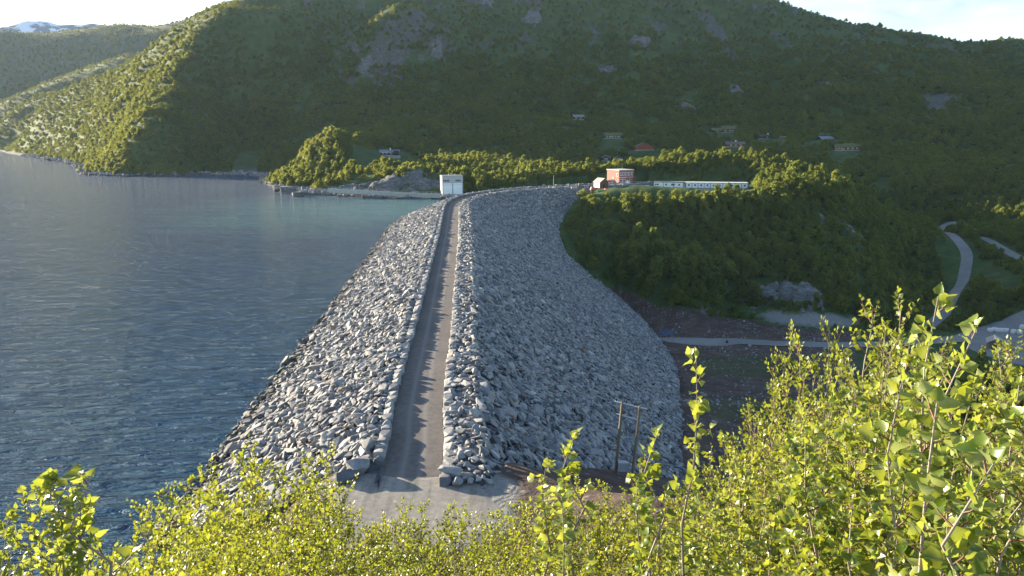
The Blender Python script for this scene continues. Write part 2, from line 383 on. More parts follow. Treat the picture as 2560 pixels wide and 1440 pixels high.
for poly, r0, r1 in [([(2300, 240), (2400, 235), (2370, 280), (2320, 285)], 800, 1050), ([(1770, 20), (1850, 150), (1830, 150), (1755, 40)], 800, 1250),
                     ([(570, 440), (600, 370), (660, 360), (650, 440)], 600, 900), ([(940, 205), (1010, 190), (1000, 215), (950, 222)], 820, 1080)]:
    m = in_poly(PXX+wobp, PXY+wobp*.6, poly) & (RR > r0) & (RR < r1); rock[m] = np.maximum(rock[m], .8)
def soft(poly, r0, r1):
    a = np.zeros(len(V)); base = (RR > r0) & (RR < r1) & (PXX > min(p[0] for p in poly)-60) & (PXX < max(p[0] for p in poly)+60)
    ii_ = np.where(base)[0]; rs_ = np.random.default_rng(1)
    for k in range(9):
        ox, oy = (rs_.uniform(-28, 28), rs_.uniform(-11, 11)) if k else (0, 0)
        a[ii_] += in_poly(PXX[ii_]+wobp[ii_]*1.3+ox, PXY[ii_]+wobp[ii_]*.7+oy, poly)/9
    return a
dirt = np.maximum(dirt, soft([(1390, 560), (1480, 680), (1640, 765), (1800, 790), (1960, 815), (2140, 830), (2140, 960), (2300, 1000), (2300, 1300), (1690, 1300), (1600, 800)], 80, 380))
m = (RR > 42) & (RR < 125) & (V[:, 0] > -45) & (V[:, 0] < 60); dirt[m] = np.maximum(dirt[m], .9)
dirt *= 1-.5*soft([(1700, 890), (1950, 885), (2050, 940), (1900, 960), (1720, 935)], 150, 340)
dirt *= 1-.5*soft([(1700, 1000), (1900, 990), (1980, 1050), (1800, 1060)], 120, 300)
sg = soft([(1850, 770), (2140, 790), (2140, 822), (1930, 812)], 200, 400); grav = np.maximum(grav, .8*sg); dirt *= 1-sg
grav = np.maximum(grav, .75*soft([(1715, 768), (1780, 765), (1830, 780), (1760, 790)], 250, 400))
for (x0, y0, rad, z0, bl) in PADS[:11]:
    d = np.hypot(V[:, 0]-x0, V[:, 1]-y0); grav = np.maximum(grav, 1-sstep(rad*.8, rad+2, d+2*wob))
rock *= (grav < .3)*np.where((PXX < 760) & (RR > 500) & (RR < 2200) & (V[:, 2] > WATER+4), .12, 1)
S_, STN_ = axis_sd(V[:, 0], V[:, 1])
m = in_dam(S_, STN_); dirt[m] = 1
tm, nt, b, o_ = new_mat('ground_cover')
ps = pos(nt)
at = N(nt, 'ShaderNodeAttribute', attribute_name='cover'); sp = N(nt, 'ShaderNodeSeparateColor'); L(nt, at.outputs['Color'], sp.inputs[0])
f1 = nz(nt, ps, .09, 6, .62); f2 = nz(nt, ps, .9, 5, .6); f3 = nz(nt, ps, .021, 4, .5); f4 = nz(nt, ps, .35, 6, .65, .6)
green = ramp(nt, f1, [(.30, (.028, .056, .018)), (.5, (.046, .080, .026)), (.66, (.075, .100, .034)), (.8, (.105, .105, .045))])
green = mixc(nt, .5, green, ramp(nt, f2, [(.3, (.35, .4, .35)), (.7, (1.4, 1.4, 1.3))]), 'MULTIPLY')
green = mixc(nt, .4, green, ramp(nt, f3, [(.35, (.6, .7, .6)), (.65, (1.35, 1.25, 1.1))]), 'MULTIPLY')
rk = ramp(nt, f4, [(.30, (.03, .032, .03)), (.48, (.075, .077, .077)), (.62, (.125, .124, .12)), (.75, (.19, .186, .175))])
rk = mixc(nt, ramp(nt, f1, [(.5, (0, 0, 0)), (.66, (1, 1, 1))]), rk, (.07, .085, .035))
dr = ramp(nt, nz(nt, ps, .22, 7, .7), [(.3, (.045, .030, .026)), (.5, (.082, .057, .048)), (.64, (.115, .090, .074)), (.78, (.12, .12, .065))])
spots = nt.nodes.new('ShaderNodeTexVoronoi'); spots.inputs['Scale'].default_value = .45; L(nt, ps, spots.inputs['Vector'])
dr = mixc(nt, ramp(nt, spots.outputs['Distance'], [(.13, (.75, .75, .75)), (.2, (0, 0, 0))]), dr, (.20, .19, .18))
gv = ramp(nt, nz(nt, ps, 1.6, 7, .75), [(.3, (.14, .135, .13)), (.7, (.26, .25, .235))])
c = mixc(nt, ramp(nt, mixc(nt, .35, sp.outputs[0], f4), [(.34, (0, 0, 0)), (.5, (1, 1, 1))]), green, rk)
thr = lambda o: ramp(nt, mixc(nt, .42, o, nz(nt, ps, .5, 6, .7)), [(.40, (0, 0, 0)), (.62, (1, 1, 1))])
c = mixc(nt, thr(sp.outputs[1]), c, dr); c = mixc(nt, thr(sp.outputs[2]), c, gv)
L(nt, c, b.inputs['Base Color']); b.inputs['Roughness'].default_value = .95; b.inputs['Specular IOR Level'].default_value = .15
bump(nt, b, mixc(nt, .5, f2, f4), .8, .8)
ter = link_mesh('terrain', V, Fq, tm, smooth=True); struct(ter)
ca = ter.data.color_attributes.new('cover', 'FLOAT_COLOR', 'POINT')
ca.data.foreach_set('color', np.stack([rock, dirt, grav, np.ones(len(V))], 1).astype(np.float32).ravel())

# ------------------------------------------------------------------ lake
wm, nt, b, o_ = new_mat('lake_water')
ps = pos(nt)
def wav(sx, sy, scale, rot, det=3, dist=.4):
    m = N(nt, 'ShaderNodeMapping'); m.inputs['Scale'].default_value = (sx, sy, 1); m.inputs['Rotation'].default_value = (0, 0, rot); L(nt, ps, m.inputs[0])
    return nz(nt, m.outputs[0], scale, det, .6, dist)
h1 = wav(.27, 1.15, .44, math.radians(-14), 5, .6); h2 = wav(.3, 1.1, .085, math.radians(-18), 3); h3 = wav(.3, 1.1, 1.1, math.radians(-8), 3)
a1 = N(nt, 'ShaderNodeMath', operation='MULTIPLY'); a1.inputs[1].default_value = 1.3; L(nt, h2, a1.inputs[0])
a2 = N(nt, 'ShaderNodeMath', operation='ADD'); L(nt, a1.outputs[0], a2.inputs[0]); L(nt, h1, a2.inputs[1])
a3 = N(nt, 'ShaderNodeMath', operation='MULTIPLY_ADD'); a3.inputs[1].default_value = .4; L(nt, h3, a3.inputs[0]); L(nt, a2.outputs[0], a3.inputs[2])
sx = N(nt, 'ShaderNodeSeparateXYZ'); L(nt, ps, sx.inputs[0])
# silty turquoise water near the spillway
vd = N(nt, 'ShaderNodeVectorMath', operation='DISTANCE'); L(nt, ps, vd.inputs[0]); vd.inputs[1].default_value = (-60, 392, WATER)
silt = N(nt, 'ShaderNodeMath', operation='MULTIPLY_ADD'); L(nt, wav(.5, 1, .03, .4, 3), silt.inputs[0]); silt.inputs[1].default_value = 90; L(nt, vd.outputs['Value'], silt.inputs[2])
sr = N(nt, 'ShaderNodeMapRange'); sr.inputs[1].default_value = 70; sr.inputs[2].default_value = 165; sr.inputs[3].default_value = 1; sr.inputs[4].default_value = 0; L(nt, silt.outputs[0], sr.inputs[0])
wc = mixc(nt, sr.outputs[0], (.042, .108, .195), (.11, .28, .31))
cap = ramp(nt, wav(.5, 1.2, .16, math.radians(25), 8, .6), [(.695, (0, 0, 0)), (.72, (1, 1, 1))])
wc = mixc(nt, cap, wc, (.5, .53, .55))
L(nt, wc, b.inputs['Base Color']); b.inputs['Roughness'].default_value = .11; b.inputs['IOR'].default_value = 1.33
bn = bump(nt, b, a3.outputs[0], 1.0, 8.0)
wp = [(-4, -60)]+[(x-1.0, y) for x, y in AX[::6]]+[(60, 600), (60, 1300), (-400, 1500), (-3800, 4000), (-3800, -60)]
lake = link_mesh('water', [(x, y, WATER) for x, y in wp], [tuple(range(len(wp)))], wm); struct(lake)
# ------------------------------------------------------------------ the dam: embankment
dam = thing('rockfill_dam', 'long curved rockfill dam of pale grey stones between lake and valley', 'dam', (-11, 88, 0))
def dam_obj(name, v, f, mat, smooth=False):
    v = np.array(v, float)-np.array([-11, 88, 0]); return link_mesh(name, v, f if isinstance(f, np.ndarray) else f, mat, dam, smooth)
core_m = simple('dark_rubble', (.075, .077, .083), .95, .4, 1.3)
sts = np.concatenate([[24.0, 26.0], np.arange(27, DAM_END, 2.0)])
tl = np.concatenate([np.linspace(-34, -4.5, 13), [-2.9, -2.72, -2.7, 2.7, 2.72, 2.9], np.linspace(6.5, 7.5, 2)])
pp, dd = axis_at(sts)
VV = []
for i, st in enumerate(sts):
    nrm = np.array([dd[i, 1], -dd[i, 0]])
    ts = float(toe_s(st))
    offs = np.concatenate([tl, np.linspace(8.5, max(ts+.6, 9), 24)])
    for s in offs:
        s = float(s)
        if s < -3 and st < 25+(-s-3)*.15: z = -9.0
        else: z = float(dam_z(np.array(s)))-.55
        if st < 25: z -= 3.0
        if s < -3 and st < 28: z -= 1.5
        if abs(s) <= 2.71: z = -.12
        elif abs(s) < 2.8: z = -.12
        VV.append((pp[i, 0]+nrm[0]*s, pp[i, 1]+nrm[1]*s, z))
no = len(tl)+24
ii = (np.arange(len(sts)-1)[:, None]*no+np.arange(no-1)).ravel()
dam_obj('embankment', VV, np.stack([ii, ii+1, ii+no+1, ii+no], 1), core_m)
# ------------------------------------------------------------------ crest road
def gravel(name, c0, c1, sc=1.5, track=None):
    m, nt, b, o = new_mat(name); ps = pos(nt)
    f = nz(nt, ps, sc, 8, .75); g = nz(nt, ps, .12, 4, .5)
    c = ramp(nt, f, [(.28, c0), (.72, c1)]); c = mixc(nt, .5, c, ramp(nt, g, [(.35, (.75, .75, .76)), (.65, (1.2, 1.18, 1.14))]), 'MULTIPLY')
    if track:
        a = N(nt, 'ShaderNodeAttribute', attribute_name='across'); s2 = N(nt, 'ShaderNodeSeparateColor'); L(nt, a.outputs['Color'], s2.inputs[0])
        c = mixc(nt, s2.outputs[0], c, track)
    L(nt, c, b.inputs['Base Color']); b.inputs['Roughness'].default_value = .95; b.inputs['Specular IOR Level'].default_value = .2
    bump(nt, b, f, .5, .05); return m
road_m = gravel('crest_gravel', (.088, .078, .074), (.175, .155, .145), 1.3, (.21, .192, .18))
def ribbon(name, path, offs, z_of, mat, tracks=None):
    path = np.array(path, float); d = np.gradient(path, axis=0); d /= np.hypot(*d.T)[:, None]
    V = []; A = []
    for p, t in zip(path, d):
        for o in offs:
            fl = 1+max(0, 13-len(V)/len(offs))*.05 if (name == 'crest_road' and o < 0) else 1; o = o*fl; q = (p[0]+t[1]*o, p[1]-t[0]*o); V.append((q[0], q[1], z_of(q[0], q[1]))); A.append(tracks(o) if tracks else 0)
    n = len(offs); ii = (np.arange(len(path)-1)[:, None]*n+np.arange(n-1)).ravel()
    o = link_mesh(name, np.array(V), np.stack([ii, ii+1, ii+n+1, ii+n], 1), mat, smooth=True); struct(o)
    ca = o.data.color_attributes.new('across', 'FLOAT_COLOR', 'POINT'); A = np.array(A)
    ca.data.foreach_set('color', np.stack([A, A, A, np.ones(len(A))], 1).astype(np.float32).ravel()); return o
cp, _ = axis_at(np.arange(22.0, DAM_END+2, 1.5))
trk = lambda o: .75*math.exp(-((abs(o+.1)-.85)/.28)**2)
ribbon('crest_road', cp, np.linspace(-2.72, 2.72, 25), lambda x, y: .03+.04*math.cos(x*0)-.0, road_m, trk)
# ------------------------------------------------------------------ scattering: one stuff object whose points carry mesh copies
def scatter(name, pts, eul, scl, idx, protos, parent=None):
    me = bpy.data.meshes.new(name); n = len(pts)
    me.vertices.add(n); me.vertices.foreach_set('co', np.asarray(pts, np.float32).ravel())
    for nm, dat in (('eul', eul), ('scl', scl)):
        a = me.attributes.new(nm, 'FLOAT_VECTOR', 'POINT'); a.data.foreach_set('vector', np.asarray(dat, np.float32).ravel())
    a = me.attributes.new('idx', 'INT', 'POINT'); a.data.foreach_set('value', np.asarray(idx, np.int32))
    me.update()
    o = bpy.data.objects.new(name, me); COL.objects.link(o)
    if parent: o.parent = parent
    g = bpy.data.node_groups.new(name, 'GeometryNodeTree')
    g.interface.new_socket('Geometry', in_out='INPUT', socket_type='NodeSocketGeometry')
    g.interface.new_socket('Geometry', in_out='OUTPUT', socket_type='NodeSocketGeometry')
    gi = g.nodes.new('NodeGroupInput'); go = g.nodes.new('NodeGroupOutput'); J = g.nodes.new('GeometryNodeJoinGeometry')
    for grp in reversed(protos):
        j2 = g.nodes.new('GeometryNodeJoinGeometry')
        for p in grp:
            oi = g.nodes.new('GeometryNodeObjectInfo'); oi.inputs['Object'].default_value = p; oi.inputs['As Instance'].default_value = False; oi.transform_space = 'ORIGINAL'
            g.links.new(oi.outputs['Geometry'], j2.inputs[0])
        ti = g.nodes.new('GeometryNodeGeometryToInstance'); g.links.new(j2.outputs[0], ti.inputs[0]); g.links.new(ti.outputs[0], J.inputs[0])
    io = g.nodes.new('GeometryNodeInstanceOnPoints'); io.inputs['Pick Instance'].default_value = True
    def at(nm, dt):
        a = g.nodes.new('GeometryNodeInputNamedAttribute'); a.data_type = dt; a.inputs['Name'].default_value = nm; return a.outputs['Attribute']
    er = g.nodes.new('FunctionNodeEulerToRotation'); g.links.new(at('eul', 'FLOAT_VECTOR'), er.inputs[0])
    g.links.new(gi.outputs[0], io.inputs['Points']); g.links.new(J.outputs[0], io.inputs['Instance']); g.links.new(at('idx', 'INT'), io.inputs['Instance Index'])
    g.links.new(er.outputs[0], io.inputs['Rotation']); g.links.new(at('scl', 'FLOAT_VECTOR'), io.inputs['Scale'])
    g.links.new(io.outputs[0], go.inputs[0])
    md = o.modifiers.new('scatter', 'NODES'); md.node_group = g
    o['kind'] = 'stuff'; return o
def frames_to_euler(nrm, yaw, tilt):
    """local z along nrm, spun by yaw, then tilted at random: XYZ euler angles"""
    n = len(nrm); z = nrm/np.linalg.norm(nrm, axis=1)[:, None]
    z = z+tilt*rng.normal(size=(n, 3)); z /= np.linalg.norm(z, axis=1)[:, None]
    h = np.stack([np.cos(yaw), np.sin(yaw), np.zeros(n)], 1)
    x = h-(h*z).sum(1)[:, None]*z; x /= np.linalg.norm(x, axis=1)[:, None]; y = np.cross(z, x)
    return np.stack([np.arctan2(y[:, 2], z[:, 2]), np.arcsin(np.clip(-x[:, 2], -1, 1)), np.arctan2(x[:, 1], x[:, 0])], 1)
# ------------------------------------------------------------------ stone prototypes
sm, nt, b, o_ = new_mat('quarry_stone')
oi = nt.nodes.new('ShaderNodeObjectInfo'); tc = nt.nodes.new('ShaderNodeTexCoord').outputs['Object']
f = nz(nt, tc, 2.2, 6, .65); lay = N(nt, 'ShaderNodeMapping'); lay.inputs['Scale'].default_value = (.6, .6, 5); L(nt, tc, lay.inputs[0]); f2 = nz(nt, lay.outputs[0], 2.0, 5, .6)
base = ramp(nt, oi.outputs['Random'], [(0, (.12, .125, .135)), (.3, (.21, .213, .22)), (.6, (.29, .287, .28)), (.85, (.36, .345, .325)), (.94, (.26, .21, .17)), (1, (.48, .47, .45))])
c = mixc(nt, .6, base, ramp(nt, f, [(.3, (.55, .55, .57)), (.7, (1.3, 1.3, 1.28))]), 'MULTIPLY')
c = mixc(nt, .35, c, ramp(nt, f2, [(.3, (.55, .55, .55)), (.65, (1.3, 1.3, 1.3))]), 'MULTIPLY')
c = mixc(nt, 1.0, c, (.88, .88, .90), 'MULTIPLY')
# wet, weed-darkened band along the lake's waterline
gp = N(nt, 'ShaderNodeSeparateXYZ'); L(nt, pos(nt), gp.inputs[0])
wz = N(nt, 'ShaderNodeMapRange'); L(nt, gp.outputs[2], wz.inputs[0]); wz.inputs[1].default_value = WATER+.55; wz.inputs[2].default_value = WATER+1.5; wz.inputs[3].default_value = 1; wz.inputs[4].default_value = 0
wx = N(nt, 'ShaderNodeMath', operation='LESS_THAN'); L(nt, gp.outputs[0], wx.inputs[0]); wx.inputs[1].default_value = -24
wm_ = N(nt, 'ShaderNodeMath', operation='MULTIPLY'); L(nt, wz.outputs[0], wm_.inputs[0]); L(nt, wx.outputs[0], wm_.inputs[1])
wm2 = N(nt, 'ShaderNodeMath', operation='MULTIPLY'); L(nt, wm_.outputs[0], wm2.inputs[0]); wm2.inputs[1].default_value = .8
c = mixc(nt, wm2.outputs[0], c, (.055, .055, .05))
L(nt, c, b.inputs['Base Color']); b.inputs['Roughness'].default_value = .8; b.inputs['Specular IOR Level'].default_value = .35
bump(nt, b, mixc(nt, .5, f, f2), .5, .12)
def stone_mesh(name, seed, dims, n=16):
    r = random.Random(seed); bm = bmesh.new()
    for k in range(n):
        v = Vector((r.uniform(-1, 1), r.uniform(-1, 1), r.uniform(-1, 1)))
        m = max(abs(v.x), abs(v.y), abs(v.z)); v = v/m*r.uniform(.82, 1.0) if r.random() < .75 else v.normalized()
        bm.verts.new((v.x*dims[0]/2, v.y*dims[1]/2, v.z*dims[2]/2))
    h = bmesh.ops.convex_hull(bm, input=bm.verts)
    bmesh.ops.delete(bm, geom=[g for g in h['geom_interior'] if isinstance(g, bmesh.types.BMVert)], context='VERTS')
    bmesh.ops.bevel(bm, geom=list(bm.edges), offset=.035, segments=1, affect='EDGES', profile=.5, clamp_overlap=True)
    me = bpy.data.meshes.new(name); bm.to_mesh(me); bm.free(); me.materials.append(sm); return me
ST_ME = [stone_mesh('facing_stone', 100+k, random.Random(k).choice([(1.9, 1.05, .75), (1.6, 1.2, .9), (2.2, .95, .6), (1.3, 1.05, .9), (1.75, 1.0, .5)]), 14+k % 6) for k in range(14)]
KB_ME = [stone_mesh('edge_block', 300+k, (1.75+.25*(k % 3), 1.15, 1.15), 26) for k in range(6)]
# facing stones over both slopes and both shoulders
def lattice(st0, st1, s0f, s1, step):
    P_ = []
    for st in np.arange(st0, st1, step):
        a = s0f; bb = s1(st)
        k = max(1, int(round((bb-a)/(step*1.02)))); s = a+(np.arange(k)+.5)/k*(bb-a)
        P_.append(np.stack([np.full(k, st), s], 1))
    q = np.concatenate(P_); return q+rng.uniform(-.42, .42, q.shape)*step
qr = lattice(23.6, DAM_END-3, 3.6, lambda st: max(3.7, toe_s(st)+.7), .66)
ql = lattice(25, DAM_END-3, -30, lambda st: -3.6, .67)
ql = ql[ql[:, 0] > 25.5+np.maximum(0, -ql[:, 1]-3)*.15]
Q = np.concatenate([qr, ql]); st, s = Q.T
p, d = axis_at(np.clip(st, 0.1, AXS[-1]-.1)); nx = np.stack([d[:, 1], -d[:, 0]], 1)
xy = p+nx*s[:, None]
S2, ST2 = axis_sd(xy[:, 0], xy[:, 1])
keep = (np.abs(S2-s) < .8) & (np.hypot(xy[:, 0], xy[:, 1]-0) < 640)
z = dam_z(s)-np.maximum(0, 25.8-st)*.75*(s > 0)-np.maximum(0, 30-st)*.5*((s < 0) & (s > -9))
gx = np.where(s > 6.5, 1/1.5, np.where(s < -4.5, -1/2.5, 0.0))
nrm = np.stack([nx[:, 0]*gx, nx[:, 1]*gx, np.ones(len(s))], 1)
keep &= (z > WATER-2.2) | (s > 0)
lump = .30*fbm(xy[:, 0]/3.1, xy[:, 1]/3.1, 2)
flat = (s > -4.5) & (s < 6.5)
n_ = len(s); sc = np.exp(rng.normal(0, .33, n_))*.62; sc = np.clip(sc, .32, 1.6); sc[flat] *= .92
yaw = np.where(rng.random(n_) < .6, np.arctan2(d[:, 1], d[:, 0])+np.where(s > 0, .55, -.55)+rng.normal(0, .5, n_), rng.uniform(0, 6.28, n_))
eul = frames_to_euler(nrm, yaw, .30)
scl = sc[:, None]*rng.uniform(.8, 1.25, (n_, 3))
pts = np.stack([xy[:, 0], xy[:, 1], z-.28+lump+rng.normal(0, .10, n_)-.25*flat], 1)
idx = rng.integers(0, len(ST_ME), n_)
O = np.array([-11, 88, 0])
pts, eul, scl, idx, st, s = (a[keep] for a in (pts, eul, scl, idx, st, s))
# blocks lining both sides of the road
KB = []
for side in (-1, 1):
    u = 25.2 if side > 0 else 29.0
    while u < DAM_END-2:
        L_ = rng.uniform(1.25, 2.0); KB.append((u+L_/2, side, L_)); u += L_*.97
KB = np.array(KB); kp, kd = axis_at(KB[:, 0]); kn = np.stack([kd[:, 1], -kd[:, 0]], 1)
kxy = kp+kn*(KB[:, 1]*(3.32+rng.uniform(-.06, .10, len(KB))))[:, None]
kh = np.where(KB[:, 1] < 0, rng.uniform(.85, 1.15, len(KB)), rng.uniform(.6, .9, len(KB)))*(1+.12*(rng.random(len(KB)) < .15))
kpts = np.stack([kxy[:, 0], kxy[:, 1], kh-.62], 1); keul = np.zeros((len(KB), 3)); keul[:, 2] = np.arctan2(kd[:, 1], kd[:, 0])+rng.normal(0, .05, len(KB)); keul[:, 0] = rng.normal(0, .06, len(KB))
kscl = np.stack([KB[:, 2]/1.75, np.full(len(KB), 1.06), np.full(len(KB), 1.12)], 1); kidx = rng.integers(0, len(KB_ME), len(KB))
def facing(nm, label, pts, eul, scl, idx, MEs, near, stuffname):
    objs = []
    order = np.argsort(np.linalg.norm(pts-np.array([0, 0, HC]), axis=1)/scl.mean(1))
    vis = [i for i in order if (proj(*pts[i])[1] < 1200)]
    pick = vis[:near]
    # every prototype mesh must be among the picked stones
    have = {}
    for i in pick:
        o = bpy.data.objects.new(nm, MEs[idx[i]]); COL.objects.link(o); o.parent = dam
        o.location = pts[i]-O; o.rotation_euler = eul[i]; o.scale = scl[i]; have.setdefault(int(idx[i]), o)
    rest = np.setdiff1d(np.arange(len(pts)), pick); km = sorted(have); mp_ = {k: j for j, k in enumerate(km)}
    ix = np.array([mp_[k] if k in mp_ else j % len(km) for j, k in enumerate(idx[rest])])
    return scatter(stuffname, pts[rest]-O, eul[rest], scl[rest], ix, [[have[k]] for k in km], dam)
facing('facing_stone', None, pts, eul, scl, idx, ST_ME, 100, 'stone_facing')
facing('edge_block', None, kpts, keul, kscl, kidx, KB_ME, 100, 'road_edging')
# loose boulders at the near end of the dam
def boulder(label, x, y, z, dims, rz, seed, tilt=0):
    g = at_z(x, y, z); me = stone_mesh('boulder', seed, dims, 22)
    o = bpy.data.objects.new('boulder', me); COL.objects.link(o)
    o.location = (g[0], g[1], float(terrain_z(g[0:1], g[1:2])[0])+dims[2]*.38 if z < -3 else z+dims[2]*.40); o.rotation_euler = (tilt, 0, rz)
    return tag(o, label, 'boulder', 'loose boulders at the near end of the dam')
boulder('large upright grey boulder at the road mouth, closest to the stone wall', 897, 1184, 0, (2.3, 1.7, 1.6), .6, 41, .2)
boulder('long flat topped grey boulder on the gravel apron in front of the upright one', 864, 1204, 0, (2.5, 1.25, 1.1), .45, 52)
boulder('low grey boulder on the brown soil beside the gravel apron', 738, 1245, 0, (1.7, 1.3, 1.0), .2, 45)
boulder('pale boulder at the right corner of the dam end by dark soil', 1165, 1200, 0, (1.5, 1.2, .9), .9, 47)

# ------------------------------------------------------------------ gravel apron at the near end, valley track, yard
apron_m = gravel('apron_gravel', (.17, .157, .142), (.32, .298, .268), 1.8)
nt = apron_m.node_tree; b = next(n for n in nt.nodes if n.type == 'BSDF_PRINCIPLED'); src = b.inputs['Base Color'].links[0].from_socket
mp = N(nt, 'ShaderNodeMapping'); mp.inputs['Scale'].default_value = (1.1, .09, 1); mp.inputs['Rotation'].default_value = (0, 0, math.radians(38)); L(nt, pos(nt), mp.inputs[0])
L(nt, mixc(nt, .8, src, ramp(nt, nz(nt, mp.outputs[0], 1.0, 5, .6, .3), [(.36, (.66, .65, .64)), (.52, (1, 1, 1)), (.68, (1.15, 1.13, 1.1))]), 'MULTIPLY'), b.inputs['Base Color'])
poly = [(872, 1188), (925, 1180), (985, 1190), (1045, 1193), (1105, 1188), (1140, 1180), (1185, 1196), (1225, 1235), (1265, 1275), (1290, 1310), (1200, 1380), (950, 1390), (800, 1360), (770, 1300), (810, 1240), (870, 1205)]
pv = [at_z(x, y, 0) for x, y in poly]; cx = sum(p[0] for p in pv)/len(pv); cy = sum(p[1] for p in pv)/len(pv)
vs = [(cx, cy, .08)]; fs = []
K = 9
for k in range(1, K+1):
    for p in pv: vs.append((cx+(p[0]-cx)*k/K, cy+(p[1]-cy)*k/K, .08 if k < K else -.06))
n = len(pv)
for j in range(n): fs.append((0, 1+j, 1+(j+1) % n))
for k in range(1, K):
    for j in range(n): a = 1+(k-1)*n; fs.append((a+j, a+n+j, a+n+(j+1) % n, a+(j+1) % n))
struct(link_mesh('gravel_apron', vs, fs, apron_m, smooth=True))
ROADS = []
def world_path(pts_, n=8):
    w_ = np.array([at_z(x, y, z)[:2] for x, y, z in pts_]); return catmull(w_, 14)
def track(name, pts_, wd, mat):
    w_ = world_path(pts_); ROADS.append((w_, wd))
    return ribbon(name, w_, np.linspace(-wd/2, wd/2, 7), lambda x, y: float(terrain_z(np.array([x]), np.array([y]))[0])+.22, mat)
track_m = gravel('valley_gravel', (.15, .148, .145), (.25, .245, .235), 1.2)
track('gravel_track', [(1655, 853, -47), (1690, 850, -47), (1760, 852, -47), (1850, 857, -47), (2000, 862, -47), (2120, 866, -47), (2300, 858, -46.5), (2420, 850, -46)], 11, track_m)
track('gravel_road', [(2405, 622, -38), (2375, 612, -38), (2342, 625, -38.5), (2346, 648, -39.5), (2380, 676, -40.5), (2408, 696, -41.2), (2408, 714, -42), (2396, 738, -43), (2365, 772, -43.5), (2320, 800, -44)], 5, track_m)
track('gravel_road', [(2440, 672, -40), (2500, 700, -41), (2580, 735, -42)], 4, track_m)
def blob(name, poly, z_, mat, lift=.2):
    w_ = np.array([at_z(x, y, z_)[:2] for x, y in poly]); ROADS.append((w_, None)); c = w_.mean(0); vs = []; fs = []; n = len(w_); K = 10
    q = np.concatenate([c[None]]+[c+(w_-c)*k/K for k in range(1, K+1)]); zz = terrain_z(q[:, 0], q[:, 1])+lift; zz[-n:] -= lift+.3
    for j in range(n): fs.append((0, 1+j, 1+(j+1) % n))
    for k in range(1, K):
        for j in range(n): a = 1+(k-1)*n; fs.append((a+j, a+n+j, a+n+(j+1) % n, a+(j+1) % n))
    return struct(link_mesh(name, np.concatenate([q, zz[:, None]], 1).tolist(), fs, mat, smooth=True))
blob('gravel_track', [(1664, 852), (1672, 844), (1705, 839), (1760, 841), (1860, 850), (1960, 857), (1960, 866), (1860, 866), (1770, 871), (1700, 866), (1670, 860)], -47, track_m, .26)
blob('parking_yard', [(2370, 835), (2420, 818), (2500, 808), (2600, 803), (2760, 815), (2760, 960), (2560, 940), (2480, 915), (2420, 880)], -45.5, track_m)
# ------------------------------------------------------------------ foliage materials
def leaf_mat(name, c0, c1, c2, trans=.45, tcol=(.30, .34, .04), rough=.5, spec=.3, scale=.6):
    m = bpy.data.materials.new(name); m.use_nodes = True; nt = m.node_tree; nt.nodes.clear()
    out = nt.nodes.new('ShaderNodeOutputMaterial'); b = nt.nodes.new('ShaderNodeBsdfPrincipled'); t = nt.nodes.new('ShaderNodeBsdfTranslucent'); mx = nt.nodes.new('ShaderNodeMixShader')
    g = nt.nodes.new('ShaderNodeNewGeometry'); oi = nt.nodes.new('ShaderNodeObjectInfo')
    f = nz(nt, g.outputs['Position'], scale, 3, .6)
    k = N(nt, 'ShaderNodeMath', operation='MULTIPLY_ADD'); L(nt, g.outputs['Random Per Island'], k.inputs[0]); k.inputs[1].default_value = .35
    k2 = N(nt, 'ShaderNodeMath', operation='MULTIPLY_ADD'); L(nt, oi.outputs['Random'], k2.inputs[0]); k2.inputs[1].default_value = .30; L(nt, f, k2.inputs[2]); L(nt, k2.outputs[0], k.inputs[2])
    c = ramp(nt, k.outputs[0], [(.45, c0), (.80, c1), (1.12, c2)])
    c = mixc(nt, .75, c, ramp(nt, nz(nt, g.outputs['Position'], .022, 4, .55), [(.36, (.62, .74, .66)), (.64, (1.35, 1.22, 1.0))]), 'MULTIPLY')
    L(nt, c, b.inputs['Base Color']); b.inputs['Roughness'].default_value = rough; b.inputs['Specular IOR Level'].default_value = spec
    L(nt, mixc(nt, .55, c, tcol), t.inputs['Color']); mx.inputs[0].default_value = trans
    L(nt, b.outputs[0], mx.inputs[1]); L(nt, t.outputs[0], mx.inputs[2]); L(nt, mx.outputs[0], out.inputs[0]); return m
wood_leaf = leaf_mat('birch_wood_foliage', (.048, .098, .036), (.082, .138, .040), (.150, .175, .040), .46, (.46, .46, .05), .6, .15, .35)
bark_m = simple('birch_bark', (.20, .17, .14), .85, .35, 8)
